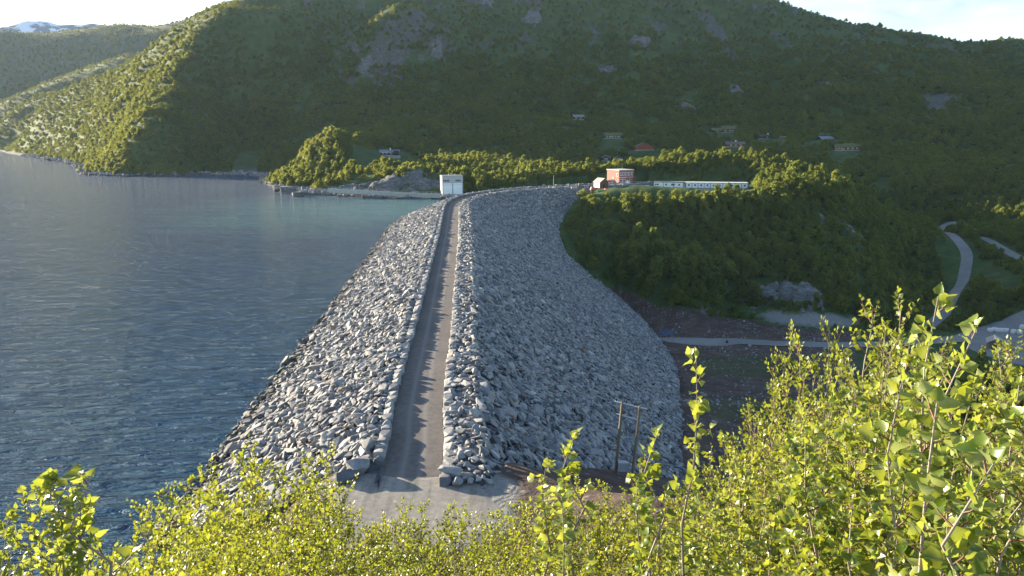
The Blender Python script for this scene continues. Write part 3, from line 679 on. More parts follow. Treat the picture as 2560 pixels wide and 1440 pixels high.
def crown_mesh(name, seed, h, wdt, nclump, nleaf, ls, conic=.25):
    """leaf sprays gathered in clumps through the crown's volume, crown top ragged"""
    r = np.random.default_rng(seed); cs = []; rs = []
    for k in range(nclump):
        t = (k+.5)/nclump; zz = h*(.22+.76*t)
        wr = wdt/2*(1-conic*t)*math.sin(math.pi*min(1, .18+.86*t)**.8)**.6
        a = k*2.399+r.uniform(-.6, .6); q = wr*r.uniform(.25, .85)
        cs.append((q*math.cos(a), q*math.sin(a), zz+r.uniform(-.06, .06)*h)); rs.append(wdt*r.uniform(.13, .27)*(1-.35*t))
    cs = np.array(cs); rs = np.array(rs)
    ci = r.integers(0, nclump, nleaf)
    d = r.normal(size=(nleaf, 3)); d /= np.linalg.norm(d, axis=1)[:, None]
    c = cs[ci]+d*(rs[ci]*r.uniform(.45, 1.05, nleaf)**.6)[:, None]*np.array([1, 1, 1.15])
    nrm = d+r.normal(size=(nleaf, 3))*.65; nrm /= np.linalg.norm(nrm, axis=1)[:, None]
    tx = np.cross(nrm, r.normal(size=(nleaf, 3))); tx /= np.linalg.norm(tx, axis=1)[:, None]; ty = np.cross(nrm, tx)
    s = ls*r.uniform(.6, 1.35, nleaf)[:, None]
    V = np.stack([c-tx*s, c-ty*s*.62, c+tx*s, c+ty*s*.62], 1).reshape(-1, 3)
    Fq = np.arange(nleaf*4).reshape(-1, 4)
    me = bpy.data.meshes.new(name); tmp = link_mesh(name, V, Fq, wood_leaf); me = tmp.data; bpy.data.objects.remove(tmp); return me
def trunk_mesh(name, seed, h, rad, limbs=5):
    r = random.Random(seed); mb = MB()
    p = [Vector((0, 0, -.4))]; 
    for k in range(1, 6): p.append(Vector((r.uniform(-.05, .05)*h*k/5, r.uniform(-.05, .05)*h*k/5, h*.88*k/5)))
    mb.tube(p, [rad*(1-.16*k) for k in range(6)], 5)
    for k in range(limbs):
        a = k*2.4+r.uniform(-.4, .4); b = p[1+k % 4].lerp(p[2+k % 4], r.random()); l = h*r.uniform(.22, .36)
        mb.tube([b, b+Vector((math.cos(a)*l*.5, math.sin(a)*l*.5, l*.45)), b+Vector((math.cos(a)*l*.8, math.sin(a)*l*.8, l))], [rad*.5, rad*.3, rad*.12], 4)
    o = mb.build(name, bark_m); me = o.data; bpy.data.objects.remove(o); return me
CR = [crown_mesh('crown', 10+k, h, w_, nc+3, int(nl*1.55), .265, cn) for k, (h, w_, nc, nl, cn) in enumerate([(4.5, 4.0, 14, 460, .15), (3.9, 4.3, 13, 460, .05), (5.2, 3.9, 16, 500, .25), (3.4, 4.6, 13, 440, .0), (4.3, 3.6, 13, 420, .3)])]
TRK = [trunk_mesh('trunk', 30+k, h, .10) for k, h in enumerate([4.3, 3.7, 4.9, 3.2, 4.1])]

# ------------------------------------------------------------------ where trees stand: jittered polar lattice over the slopes
cand = []
r_ = 100.0
while r_ < 3000:
    s_ = 2.9 if r_ < 560 else 4.2 if r_ < 760 else 5.0+max(0, r_-800)*.0045
    k = np.arange(math.radians(-37), math.radians(37), s_/r_)
    cand.append(np.stack([k+rng.uniform(-.5, .5, len(k))*s_/r_, r_+rng.uniform(-.5, .5, len(k))*s_, np.full(len(k), s_)], 1)); r_ += s_
cand = np.concatenate(cand)
tx, ty, tsz = cand[:, 1]*np.sin(cand[:, 0]), cand[:, 1]*np.cos(cand[:, 0]), cand[:, 2]
tz = terrain_z(tx, ty); tr = cand[:, 1]
ux, uy = proj(tx, ty, tz)
ok = ((tz > WATER+1.6+fbm(tx/14, ty/14, 2)) | ((tx > 25) & (ty < 600))) & ((ux > -120) & (ux < 2680) & (uy < 1150))
Sd, Std = axis_sd(tx, ty)
ok &= ~((Sd > -46) & (Sd < toe_s(Std)+5) & (Std < DAM_END+6) & (Std > 20))
ok &= ~((np.abs(Sd) < 9) & (Std > DAM_END-25))
CLEAR = [([(1390, 560), (1480, 680), (1600, 745), (1700, 775), (1800, 800), (1930, 800), (2140, 830), (2400, 830), (2420, 960), (2300, 1000), (2300, 1300), (1600, 1300), (1600, 800)], 80, 345),
         ([(1840, 770), (2150, 790), (2150, 822), (1930, 816)], 200, 400),
         ([(800, 470), (880, 452), (1000, 448), (1092, 442), (1100, 500), (760, 500)], 380, 520),
         ([(895, 398), (905, 374), (1010, 374), (1070, 408), (1010, 428), (900, 424), (850, 416)], 480, 680),
         ([(1400, 470), (1500, 447), (1590, 428), (1650, 438), (1700, 452), (1885, 452), (1885, 482), (1640, 478), (1560, 466), (1480, 482), (1420, 480)], 390, 500),
         ([(2330, 820), (2600, 780), (2600, 960), (2400, 900)], 180, 330),
         ([(2330, 612), (2420, 600), (2440, 640), (2560, 700), (2560, 740), (2400, 690), (2400, 770), (2350, 800), (2360, 690)], 330, 480),
         ([(570, 440), (600, 385), (645, 372), (650, 440)], 600, 900), ([(2305, 240), (2390, 235), (2360, 278), (2322, 280)], 800, 1050), ([(1885, 700), (2050, 725), (2010, 762), (1890, 748)], 300, 400),
         ([(895, 165), (950, 130), (1110, 130), (1090, 165)], 820, 1080)]
wx = 10*fbm(tx/20, ty/20, 2)
for poly, a, bb in CLEAR: ok &= ~(in_poly(ux+wx, uy+wx*.3, poly) & (tr > a) & (tr < bb))
for w_, wd in ROADS:
    if wd is None: ok &= ~in_poly(tx, ty, [tuple(q) for q in w_])
    else:
        for q in w_[::3]: ok &= np.hypot(tx-q[0], ty-q[1]) > wd/2+2.2
for (x0, y0, rad, z0, bl) in PADS[:11]: ok &= np.hypot(tx-x0, ty-y0) > rad*.95
HOUSES = []   # filled in with (pixel x, pixel y, range, clear radius) before the woods are laid out
for (hx, hy, hr, rad) in [(1445, 298, 800, 9), (1532, 346, 700, 11), (1608, 374, 670, 11), (1528, 402, 640, 11), (1800, 332, 780, 16), (1836, 366, 700, 11), (1908, 347, 760, 9), (1950, 348, 750, 6), (2062, 354, 760, 11), (2110, 376, 700, 13), (2030, 362, 735, 7), (975, 395, 615, 12), (1648, 366, 680, 5)]:
    q = at_r(hx, hy, hr); u_ = np.hypot(q[0], q[1]); ex, ey = q[0]/u_, q[1]/u_
    al = (tx-q[0])*ex+(ty-q[1])*ey; ac = np.abs((tx-q[0])*ey-(ty-q[1])*ex)
    ok &= ~((ac < rad) & (al > -34) & (al < rad))
    HOUSES.append(q)
tpx, tpy = proj(tx, ty, tz+4.6*1.0)
ok &= ~((ux > 1615) & (ux < 1890) & (tr < 432) & (tpy < 467)); ok &= ~((ux > 1475) & (ux < 1615) & (tr < 440) & (tpy < 466))
ok &= ~((ux > 740) & (ux < 1165) & (tr < 462) & (tpy < 492)); ok &= ~((ux > 880) & (ux < 1030) & (tr > 540) & (tr < 612) & (tpy < 398))
# thin out towards the tops and in natural gaps, where bare rock shows
gap = fbm(tx/55, ty/55, 4)+.35*fbm(tx/9, ty/9, 3)
thin = sstep(60, 190, tz)
ok &= rng.random(len(tx)) > thin*.35
ok &= ~((gap > .20) & (tz > 112) & (ux > 600) & (rng.random(len(tx)) < .8))
ok &= ~((fbm(tx/34+9, ty/34, 3) > .36) & (tr > 420) & (ux > 600) & (rng.random(len(tx)) < .8))
hs = (1-.45*thin)*np.where(tr < 560, .84, np.where(tr < 800, 1.0, 1.2))*np.exp(rng.normal(-.05, .28, len(tx)))*np.where(tr > 2100, 1.8, 1)*(1+.55*fbm(tx/30+3, ty/30, 3))
hs *= np.where((tr < 345) & (tz < -38), .8, 1.0)
hs = np.clip(hs, .35, 1.5)
def zone(poly, a, bb, f, keepf):
    m = in_poly(ux, uy, poly) & (tr > a) & (tr < bb); hs[m] *= f; ok[m] &= rng.random(int(m.sum())) < keepf
zone([(1470, 474), (1640, 476), (1900, 476), (2130, 468), (2130, 525), (1900, 550), (1700, 580), (1480, 555)], 340, 470, 1.45, .7)
zone([(1590, 446), (1620, 398), (1700, 385), (1900, 390), (2060, 420), (2100, 470), (1880, 452), (1700, 445)], 430, 540, 1.1, .95)
zone([(640, 470), (690, 400), (740, 340), (800, 312), (870, 320), (860, 440), (740, 490)], 430, 640, 1.05, .95)
zone([(860, 452), (900, 405), (1180, 400), (1510, 410), (1510, 460), (1165, 478), (1090, 450)], 430, 560, 1.15, .85)
zone([(1500, 740), (1560, 640), (1720, 630), (1840, 700), (1840, 780), (1700, 775)], 300, 380, 1.8, .5)
tx, ty, tz, tr, hs, ux, uy = (a[ok] for a in (tx, ty, tz, tr, hs, ux, uy))
_tp = proj(tx, ty, tz+4.6*hs)[1]; bad = ((ux > 1595) & (ux < 1895) & (tr < 436) & (_tp < 465)) | ((ux > 1462) & (ux < 1640) & (tr < 440) & (_tp < 472)) | ((ux > 740) & (ux < 1165) & (tr < 466) & (_tp < 488)) | ((ux > 930) & (ux < 1010) & (tr < 612) & (tr > 500) & (_tp < 396))
tx, ty, tz, tr, hs, ux, uy = (a[~bad] for a in (tx, ty, tz, tr, hs, ux, uy))
# which of them the camera can see over the ground in front
topz = tz+4.2*hs; vis = np.ones(len(tx), bool)
for k in np.linspace(.25, .985, 34):
    zz = terrain_z(tx*k, ty*k)+(1.2 if k < .95 else -1); vis &= HC+(topz-HC)*k > zz
ZONES = [('sunlit birch in the leafy band on the knoll edge below the white barracks', 'birches on the knoll edge below the barracks', [(1480, 478), (1640, 480), (1900, 478), (2110, 470), (2110, 520), (1900, 540), (1700, 560), (1480, 545)], 340, 470, 80),
         ('yellow green birch on the low mound behind the barracks', 'birches on the mound behind the barracks', [(1590, 440), (1620, 398), (1700, 385), (1900, 390), (2060, 420), (2100, 470), (1880, 452), (1700, 445)], 430, 540, 70),
         ('sunlit birch on the rocky point that runs into the lake', 'birches on the rocky point', [(650, 460), (690, 400), (740, 340), (800, 312), (870, 320), (860, 410), (800, 470), (740, 478)], 440, 640, 75),
         ('pale green birch in the row beside the gatehouse', 'birches beside the gatehouse', [(1165, 470), (1180, 410), (1330, 420), (1500, 415), (1510, 450), (1330, 476)], 430, 540, 35),
         ('dark green birch at the foot of the shaded knoll above the brown soil', 'birches at the foot of the shaded knoll', [(1560, 720), (1580, 640), (1700, 640), (1830, 700), (1840, 770), (1700, 770)], 300, 380, 30)]
pick = np.zeros(len(tx), bool); TREES = []
for label, group, poly, a, bb, n in ZONES:
    c_ = np.where(in_poly(ux, uy, poly) & (tr > a) & (tr < bb) & vis & ~pick)[0]
    c_ = c_[np.argsort(tr[c_]/hs[c_])][:int(n*2.2)]; rng.shuffle(c_); c_ = c_[:n]; pick[c_] = True
    for i in c_: TREES.append((i, label, group))
first = {}
for j, (i, label, group) in enumerate(TREES):
    k = j % 5; root = thing('birch_tree', label, 'tree', (tx[i], ty[i], tz[i]-.1), rng.uniform(0, 6.28), group)
    s_ = float(hs[i])*1.08; root.scale = (s_*rng.uniform(.9, 1.1), s_, s_*rng.uniform(.9, 1.2))
    c_ = bpy.data.objects.new('crown', CR[k]); COL.objects.link(c_); c_.parent = root
    t_ = bpy.data.objects.new('trunk', TRK[k]); COL.objects.link(t_); t_.parent = root
    first.setdefault(k, [c_, t_])
rest = ~pick
n_ = int(rest.sum()); eul = np.stack([rng.normal(0, .06, n_), rng.normal(0, .06, n_), rng.uniform(0, 6.28, n_)], 1)
ss = hs[rest][:, None]*np.stack([rng.uniform(.85, 1.3, n_)]*2+[rng.uniform(.85, 1.15, n_)], 1)
far_ = tr[rest] > 620; ss[far_] *= np.array([1.25, 1.25, .9])
scatter('woodland', np.stack([tx[rest], ty[rest], tz[rest]-.15], 1), eul, ss, rng.integers(0, 5, n_), [first[k] for k in range(5)])
print('trees', n_, len(TREES))
# ------------------------------------------------------------------ buildings
M_DARK = simple('tarred_timber', (.030, .026, .024), .85, .3, 4); M_BROWN = simple('brown_timber', (.12, .060, .032), .85, .25, 3); M_RED = simple('red_timber', (.20, .050, .032), .8, .15, 2)
M_BRICKRED = simple('red_cladding', (.27, .105, .085), .8, .12, 1.5); M_WHITE = simple('white_paint', (.74, .75, .76), .55, .06, 2); M_NAVY = simple('navy_frame', (.035, .055, .10), .5, .15, 3)
M_TURF = simple('turf_roof', (.085, .095, .030), .95, .4, 1.2, bmp=.1); M_SLATE = simple('grey_roofing', (.17, .175, .19), .7, .2, 1.5); M_BRNROOF = simple('brown_roofing', (.12, .085, .075), .8, .25, 1.5)
M_CONC = simple('concrete', (.36, .355, .34), .85, .15, .8); M_PANEL = simple('grey_panel', (.33, .35, .37), .5, .08, .8); M_STEEL = simple('galvanised_steel', (.38, .40, .42), .45, .15, 3, metal=.6)
M_GLASS = simple('window_glass', (.03, .035, .045), .08, .2, 1); M_WOODLT = simple('weathered_boards', (.30, .235, .17), .85, .25, 3); M_STONEW = simple('dry_stone', (.30, .285, .26), .9, .35, 1.2, bmp=.2)
M_POLE = simple('grey_pole_timber', (.19, .145, .10), .85, .3, 5); M_ORANGE = simple('orange_plastic', (.62, .11, .05), .55, .15, 2); M_TYRE = simple('tyre_rubber', (.02, .02, .02), .9, .2, 5)
M_CARWHITE = simple('white_car_paint', (.70, .71, .72), .3, .04, 1); M_CARDARK = simple('dark_car_paint', (.02, .024, .032), .25, .1, 1); M_BAG = simple('woven_white_sack', (.62, .61, .58), .85, .12, 4, bmp=.05)
M_PV, nt, b, o_ = new_mat('solar_cells')
tcn = nt.nodes.new('ShaderNodeTexCoord').outputs['Object']; br = nt.nodes.new('ShaderNodeTexBrick'); br.offset = 0; br.inputs['Scale'].default_value = 1.3; br.inputs['Mortar Size'].default_value = .03
br.inputs['Color1'].default_value = (.012, .02, .06, 1); br.inputs['Color2'].default_value = (.016, .026, .07, 1); br.inputs['Mortar'].default_value = (.25, .27, .3, 1); L(nt, tcn, br.inputs['Vector'])
L(nt, br.outputs['Color'], b.inputs['Base Color']); b.inputs['Roughness'].default_value = .2

def win(parent, x, y, z, w_, h_, axis='y', sgn=-1, glass=True):
    """a framed window standing a little proud of the wall; axis = wall normal"""
    f = MB(); g = MB()
    if axis == 'y': f.box((x, y+sgn*.03, z), (w_, .10, h_)); g.box((x, y+sgn*.07, z), (w_*.70, .06, h_*.74))
    else: f.box((x+sgn*.03, y, z), (.10, w_, h_)); g.box((x+sgn*.07, y, z), (.06, w_*.70, h_*.74))
    o = f.build('window', M_WHITE, parent); g.build('pane', M_GLASS, o); return o
def cabin(label, q, rz, Ln, W, h, rh, wall, roof, wins, chim=None, door=None, group='cabins on the mountain side', name='cabin', plinth=.5, over=.5, th=.28):
    t = thing(name, label, 'cabin', q, rz, group)
    MB().gable_wall(Ln, W, plinth, h-plinth, rh).build('wall', wall, t); MB().box((0, 0, plinth/2-.6), (Ln*.98, W*.98, plinth+1.2)).build('foundation', M_STONEW, t)
    r = MB().gable(Ln, W, h, rh, th, over).build('roof', roof, t)
    if chim is not None: MB().box((chim, .0, h+rh+.6), (.8, .8, 1.6)).build('chimney', M_WHITE, r)
    for x, ww, hh in wins: win(t, x, -W/2, plinth+.45*(h-plinth)+.25, ww, hh)
    if door is not None: MB().box((door, -W/2-.03, plinth+1.0), (1.1, .12, 2.0)).build('door', M_BROWN, t)
    return t
def site(k):
    x, y, r, rad = SITES[k]; q = at_r(x, y, r); u_ = math.hypot(q[0], q[1]); return (q[0]*(1+6/u_), q[1]*(1+6/u_), q[2])
cabin('dark cabin with grey metal roof standing highest up the wooded slope', site('greycabin'), .15, 11, 7, 2.8, 1.9, M_DARK, M_SLATE, [(-3, 1.2, 1.1), (2, 1.2, 1.1)], door=-.5)
cabin('long low cabin under a green turf roof with a row of white windows', site('turflong'), -.06, 16, 8, 2.9, 2.1, M_DARK, M_TURF, [(-5.5, 1.1, 1.4), (-2.8, 1.6, 1.3), (-.6, 1.6, 1.3), (2, 1.1, 1.3), (5, 1.5, 1.3)], door=3.5, th=.45)
cabin('big red gabled house with its wide gable turned to the dam', site('redgable'), math.pi/2+.05, 11, 15.5, 3.0, 3.2, M_RED, M_TURF, [], over=.6)
q = site('twins')
cabin('small dark cabin with white window gable, larger of the two just above the mound trees', (q[0]-4.5, q[1], q[2]), math.pi/2-.1, 8, 7.5, 2.3, 2.0, M_DARK, M_SLATE, [], over=.5)
tw = cabin('small dark cabin with white window gable, smaller of the two just above the mound trees', (q[0]+6.5, q[1]+2, q[2]), math.pi/2-.1, 6, 5.6, 2.2, 1.7, M_DARK, M_SLATE, [], over=.5)
for t_ in [o for o in bpy.data.objects if o.get('category') == 'cabin' and 'window gable' in o['label']]:
    for dy in (-.9, .9): win(t_, -4.0 if 'larger' in t_['label'] else -3.0, dy, 1.7, 1.3, 1.3, 'x', -1)
q = site('turfpair')
cabin('brown log house under a tall turf roof, biggest of the hamlet by the boulders', (q[0]+6.5, q[1], q[2]), -.12, 13, 8, 3.2, 2.8, M_BROWN, M_TURF, [(-3, 1.2, 1.2), (1.5, 1.2, 1.2), (4, 1.2, 1.2)], door=-.6, th=.5)
cabin('low turf roofed annex with a lit gable window beside the brown log house', (q[0]-6, q[1]-2, q[2]-.3), .1, 9, 6.5, 2.4, 2.0, M_DARK, M_TURF, [(0, 1.0, 1.4), (1.3, 1.0, 1.4)], th=.45)
cabin('brown roofed cabin with a white chimney and a veranda wall', site('brown'), -.08, 16, 8, 2.6, 1.9, M_BROWN, M_BRNROOF, [(-4, 1.4, 1.1), (0, 1.4, 1.1), (4, 1.4, 1.1)], chim=.5, door=2.2)
cabin('black cabin with a flat dark roof on the upper edge of the clearing', site('darkcab'), -.1, 10, 6.5, 2.6, 1.3, M_DARK, M_DARK, [(3, 1.1, 1.1)], chim=4, door=-2)
cabin('cabin with a wide grey roof and dark gable behind the white car', site('greyroof'), .25, 13, 8, 2.6, 2.3, M_DARK, M_SLATE, [(-5, 1.2, 1.2)], door=-2)
q = site('turfdouble')
cabin('turf roofed lodge of two joined wings, the taller wing with three white windows', (q[0]+5, q[1], q[2]), -.1, 12.5, 7.5, 3.0, 2.4, M_BROWN, M_TURF, [(-3.5, 1.3, 1.2), (0, 1.3, 1.2), (3.6, 1.3, 1.2)], th=.5)
cabin('lower turf roofed wing of the lodge with a row of narrow white windows', (q[0]-5.2, q[1]-.6, q[2]), -.1, 8, 6.5, 2.7, 2.1, M_BROWN, M_TURF, [(-3, .9, 1.2), (-1, .9, 1.2), (1, .9, 1.2), (2.6, .9, 1.9)], th=.5)
# cabin on the point with its stone terrace
q = site('point')
pt = cabin('black cabin with white trim and white chimney on a stone terrace on the point', (q[0], q[1], q[2]+2.0), .08, 15, 7, 2.7, 1.6, M_DARK, M_SLATE, [(-5, 1.3, 1.1), (-2.2, 1.3, 1.1), (1.2, 1.3, 1.1), (5.2, 1.8, 1.3)], chim=.5, door=3, group='cabins on the mountain side')
MB().box((-1.5, -1.2, -1.2), (19, 10.5, 2.6)).build('terrace', M_STONEW, pt)
MB().gable_wall(4, 5, .3, 2.4, 1.3).build('gable_wing', M_DARK, pt).location = (5.2, -2.6, 0)
MB().box((0, 0, 0), (7.7, .12, .28)).build('eave_board', M_WHITE, pt).location = (-3, -3.95, 2.6)
# ---- gatehouse
g0 = at_z(1128, 495, WATER); GZ = WATER
gh = thing('gatehouse', 'grey and white gatehouse with two tall white hatches at the water edge', 'gatehouse', (g0[0], g0[1]+4, GZ), math.radians(13))
Wg, Dg = 12.0, 8.0
MB().box((0, 0, -1.5), (Wg, Dg, 7.4)).build('concrete_base', M_CONC, gh)
MB().box((0, 0, 7.35), (Wg, Dg, 10.3)).build('wall', M_PANEL, gh)
MB().box((0, 0, 12.62), (Wg+.3, Dg+.3, .25)).build('roof', M_SLATE, gh)
for x in (-2.9, 2.9):
    d_ = MB().box((x, -Dg/2-.06, 4.8), (5.1, .16, 5.2)).build('hatch', M_WHITE, gh); MB().box((x, -Dg/2-.08, 7.95), (5.1, .2, .85)).build('header', M_WHITE, gh)
    MB().box((x, -Dg/2-.05, 7.46), (5.1, .14, .12)).build('shadow_gap', M_DARK, gh)
for x, ww in ((-3.6, 3.7), (3.2, 3.0)):
    f = MB().box((x, -Dg/2-.02, 9.9), (ww, .12, 1.25)).build('window', M_PANEL, gh); g = MB()
    for k in range(4): g.box((x-ww/2+ww*(k+.5)/4, -Dg/2-.08, 9.9), (ww/4*.74, .05, 1.0))
    g.build('pane', M_GLASS, f)
MB().box((0, -Dg/2-.18, 1.0), (.5, .5, 2.6)).build('pillar', M_CONC, gh)
for x in (-5.75, 5.75): MB().box((x, -Dg/2-.1, 5.2), (.28, .22, 5.6)).build('corner_post', M_STEEL, gh)
for x in (-1.5, 2.2): MB().tube([(x, 1, 12.7), (x, 1, 13.5)], .12).build('vent_pipe', M_STEEL, gh)
# ---- spillway wall with railing
wl = [at_r(820, 471, 463), at_r(900, 475, 456), at_r(1015, 481.5, 447), at_r(1101, 485, 440)]
sw = thing('spillway_wall', 'long low concrete spillway wall with a steel railing left of the gatehouse', 'wall', tuple(wl[0]))
mb = MB(); rel = [np.array(p)-wl[0] for p in wl]
vs = []
for i, p in enumerate(rel):
    for dy, dz in ((-.3, 0), (.3, 0), (.3, -2.3), (-.3, -2.3)): vs.append((p[0], p[1]+dy, p[2]+dz))
fs = []
for i in range(3):
    for k in range(4): a = i*4; fs.append((a+k, a+4+k, a+4+(k+1) % 4, a+(k+1) % 4))
fs += [(3, 2, 1, 0), (12, 13, 14, 15)]
mb.add(vs, fs).build('wall', M_CONC, sw)
def railing(parent, path, h_, step, rails, nm='post'):
    seg = []
    for a, b_ in zip(path[:-1], path[1:]):
        n = max(1, int(np.linalg.norm(b_-a)/step))
        for k in range(n): seg.append(a+(b_-a)*k/n)
    seg.append(path[-1])
    for p in seg: MB().tube([p, p+np.array([0, 0, h_])], .05, 5).build(nm, M_STEEL, parent)
    m = MB()
    for z in rails: m.tube([p+np.array([0, 0, z]) for p in seg], .032, 4)
    m.build('rail', M_STEEL, parent)
railing(sw, [r_ for r_ in rel], 1.15, 2.4, (.6, 1.12))
# ---- wire fence above the rock cut
def gpt(x, y, r): p = at_r(x, y, r); p[2] = float(terrain_z(p[0:1], p[1:2])[0]); return p
fp = [gpt(x, y, r) for x, y, r in [(805, 460, 474), (860, 455, 474), (940, 447, 474), (1010, 442, 472), (1060, 440, 470), (1098, 436, 468)]]
wf = thing('wire_fence', 'thin grey wire fence along the top of the rock cut', 'fence', tuple(fp[0]))
railing(wf, [p-fp[0] for p in fp], 1.9, 3.0, (.5, 1.0, 1.5, 1.88))
# ---- red two-storey house
def place(x, y, z): return tuple(at_z(x, y, z))
q = at_z(1547, 461, -.3)
rh = thing('red_house', 'red two storey house with pale roof and white framed windows behind the dam', 'house', (q[0], q[1], -.3), math.radians(30))
LX, LY, HH = 10.5, 11.5, 8.0      # near corner at the origin: right face along +x, left face along +y
MB().box((LX/2, LY/2, HH/2), (LX, LY, HH)).build('wall', M_BRICKRED, rh)
MB().box((LX/2, LY/2, HH+.16), (LX+.7, LY+.7, .3)).build('roof', simple('pale_roof_sheet', (.50, .48, .46), .6, .1, 1), rh)
for k in range(5): win(rh, 1.3+k*1.95 if k < 4 else 9.5, 0, 5.9, 1.25, 1.7)
for x, ww in ((1.4, 1.9), (3.7, 1.9), (8.2, 1.2)): win(rh, x, 0, 2.2, ww, 1.5)
MB().box((6.2, -.05, 1.3), (1.1, .14, 2.2)).build('door', M_WHITE, rh)
MB().box((0-.04, 5.6, 2.2), (.14, 2.1, 4.0)).build('door', M_WOODLT, rh)
win(rh, 0, 1.6, 5.4, 1.5, 1.7, 'x', -1)
MB().box((LX+1.2, 2.0, 1.8), (2.4, 3.6, 3.6)).build('porch', M_RED, rh); MB().box((LX-1.2, 1.2, 3.75), (7.4, 5.6, .22)).build('canopy', M_BROWN, rh)
MB().box((LX/2, -.03, 3.9), (LX+.02, .1, .22)).build('trim', M_WHITE, rh)
# ---- small brown gabled shed by the crest road
q = at_z(1504, 471, -.3)
sh = thing('gabled_shed', 'small brown gabled shed with pale roof at the far end of the crest road', 'shed', (q[0], q[1]+3, -.3), math.radians(30)+math.pi/2)
MB().gable_wall(5.5, 5.6, 0, 3.4, 1.9).build('wall', M_BROWN, sh); MB().gable(5.5, 5.6, 3.4, 1.9, .2, .5).build('roof', simple('pale_plank_roof', (.42, .35, .28), .8, .15, 2), sh)
MB().box((-2.78, 0, 1.2), (.12, 1.2, 2.2)).build('door', M_DARK, sh); MB().box((0, 2.84, 1.7), (5.3, .1, 2.6)).build('side_panel', M_WHITE, sh)
# ---- white site barracks
def barracks(label, xa, xb, yb, z, n, wins, D=7.0):
    a = at_z(xa, yb, z); b_ = at_z(xb, yb+1.5, z); v = b_-a; Lb = float(np.hypot(v[0], v[1])); ang = math.atan2(v[1], v[0])
    t = thing('site_barracks', label, 'barracks', tuple(a), ang, 'white site barracks on the knoll')
    MB().box((Lb/2, D/2, .2), (Lb*.99, D*.98, 1.0)).build('plinth', M_CONC, t)
    MB().box((Lb/2, D/2, 2.1), (Lb, D, 2.9)).build('wall', M_WHITE, t); r = MB(); r.box((Lb/2, D/2, 3.68), (Lb+.5, D+.5, .22)).build('roof', M_SLATE if n < 5 else simple('pale_felt', (.55, .55, .55), .8, .1, .5), t)
    for k in range(n+1): MB().box((Lb*k/n, -.03, 2.1), (.22, .14, 2.9)).build('frame_post', M_NAVY, t)
    MB().box((Lb/2, -.05, 3.5), (Lb, .12, .16)).build('fascia', M_NAVY, t); MB().box((Lb/2, -.05, .72), (Lb, .12, .16)).build('sill_beam', M_NAVY, t)
    for x in wins: win(t, Lb*x, 0, 2.3, 1.25, 1.2)
    return t, Lb
t, Lb = barracks('shorter white barracks with paired windows and a door, next to the parked car', 1634, 1708, 471, -1.4, 3, [.07, .14, .42, .62, .68, .86])
MB().box((Lb*.26, -.06, 1.75), (1.1, .14, 2.1)).build('door', M_WHITE, t)
t, Lb = barracks('longer white barracks of ten modules with one window each', 1714, 1869, 473, -1.5, 10, [(k+.5)/10 for k in range(10)], 6.5)
# ---- vehicles
def vehicle(label, cat, name, x, y, z, rz, Lc, Wc, Hc, paint, van=False, ground=None, r=None):
    q = at_r(x, y, r) if r else at_z(x, y, z)
    t = thing(name, label, cat, (q[0], q[1], q[2]), rz)
    x0 = Lc/2; prof = [(-x0, .35), (x0, .35), (x0, .85), (x0*.62, .98), (x0*.32, Hc), (-x0*.96, Hc), (-x0, 1.0)] if van else [(-x0, .35), (x0, .35), (x0*.98, .78), (x0*.5, .95), (x0*.12, Hc), (-x0*.6, Hc), (-x0*.95, .98)]
    n = len(prof); vs = [(a, -Wc/2, c) for a, c in prof]+[(a, Wc/2, c) for a, c in prof]
    bo = MB().add(vs, [tuple(range(n)), tuple(range(2*n-1, n-1, -1))]+[(i, i+n, (i+1) % n+n, (i+1) % n) for i in range(n)]).build('body', paint, t)
    bm = bmesh.new(); bm.from_mesh(bo.data); bmesh.ops.recalc_face_normals(bm, faces=bm.faces); bmesh.ops.bevel(bm, geom=list(bm.edges), offset=.07, segments=2, affect='EDGES'); bm.to_mesh(bo.data); bm.free()
    for sx in (-1, 1):
        for sy in (-1, 1): MB().tube([(sx*Lc*.31, sy*(Wc/2-.2), .34), (sx*Lc*.31, sy*(Wc/2+.03), .34)], .34, 12).build('wheel', M_TYRE, t)
    for sy in (-1, 1): MB().box((-.05*Lc if not van else .2*Lc, sy*(Wc/2+.005), 1.18), (Lc*(.42 if not van else .2), .03, .36)).build('side_window', M_GLASS, t)
    MB().box((-x0*.975, 0, 1.2), (.06, Wc*.8, .4)).build('rear_window', M_GLASS, t)
    return t
vehicle('white van parked before the red two storey house', 'van', 'parked_van', 1570, 462, -.4, 1.25, 4.8, 1.9, 1.9, M_CARWHITE, True)
vehicle('dark car parked between the white van and the white barracks', 'car', 'parked_car', 1589, 462, -.4, .5, 4.4, 1.8, 1.45, M_CARDARK)
vehicle('white car parked on the slope below the wide grey roofed cabin', 'car', 'parked_car', 2031, 362, 0, .15, 4.4, 1.8, 1.45, M_CARWHITE, r=735)
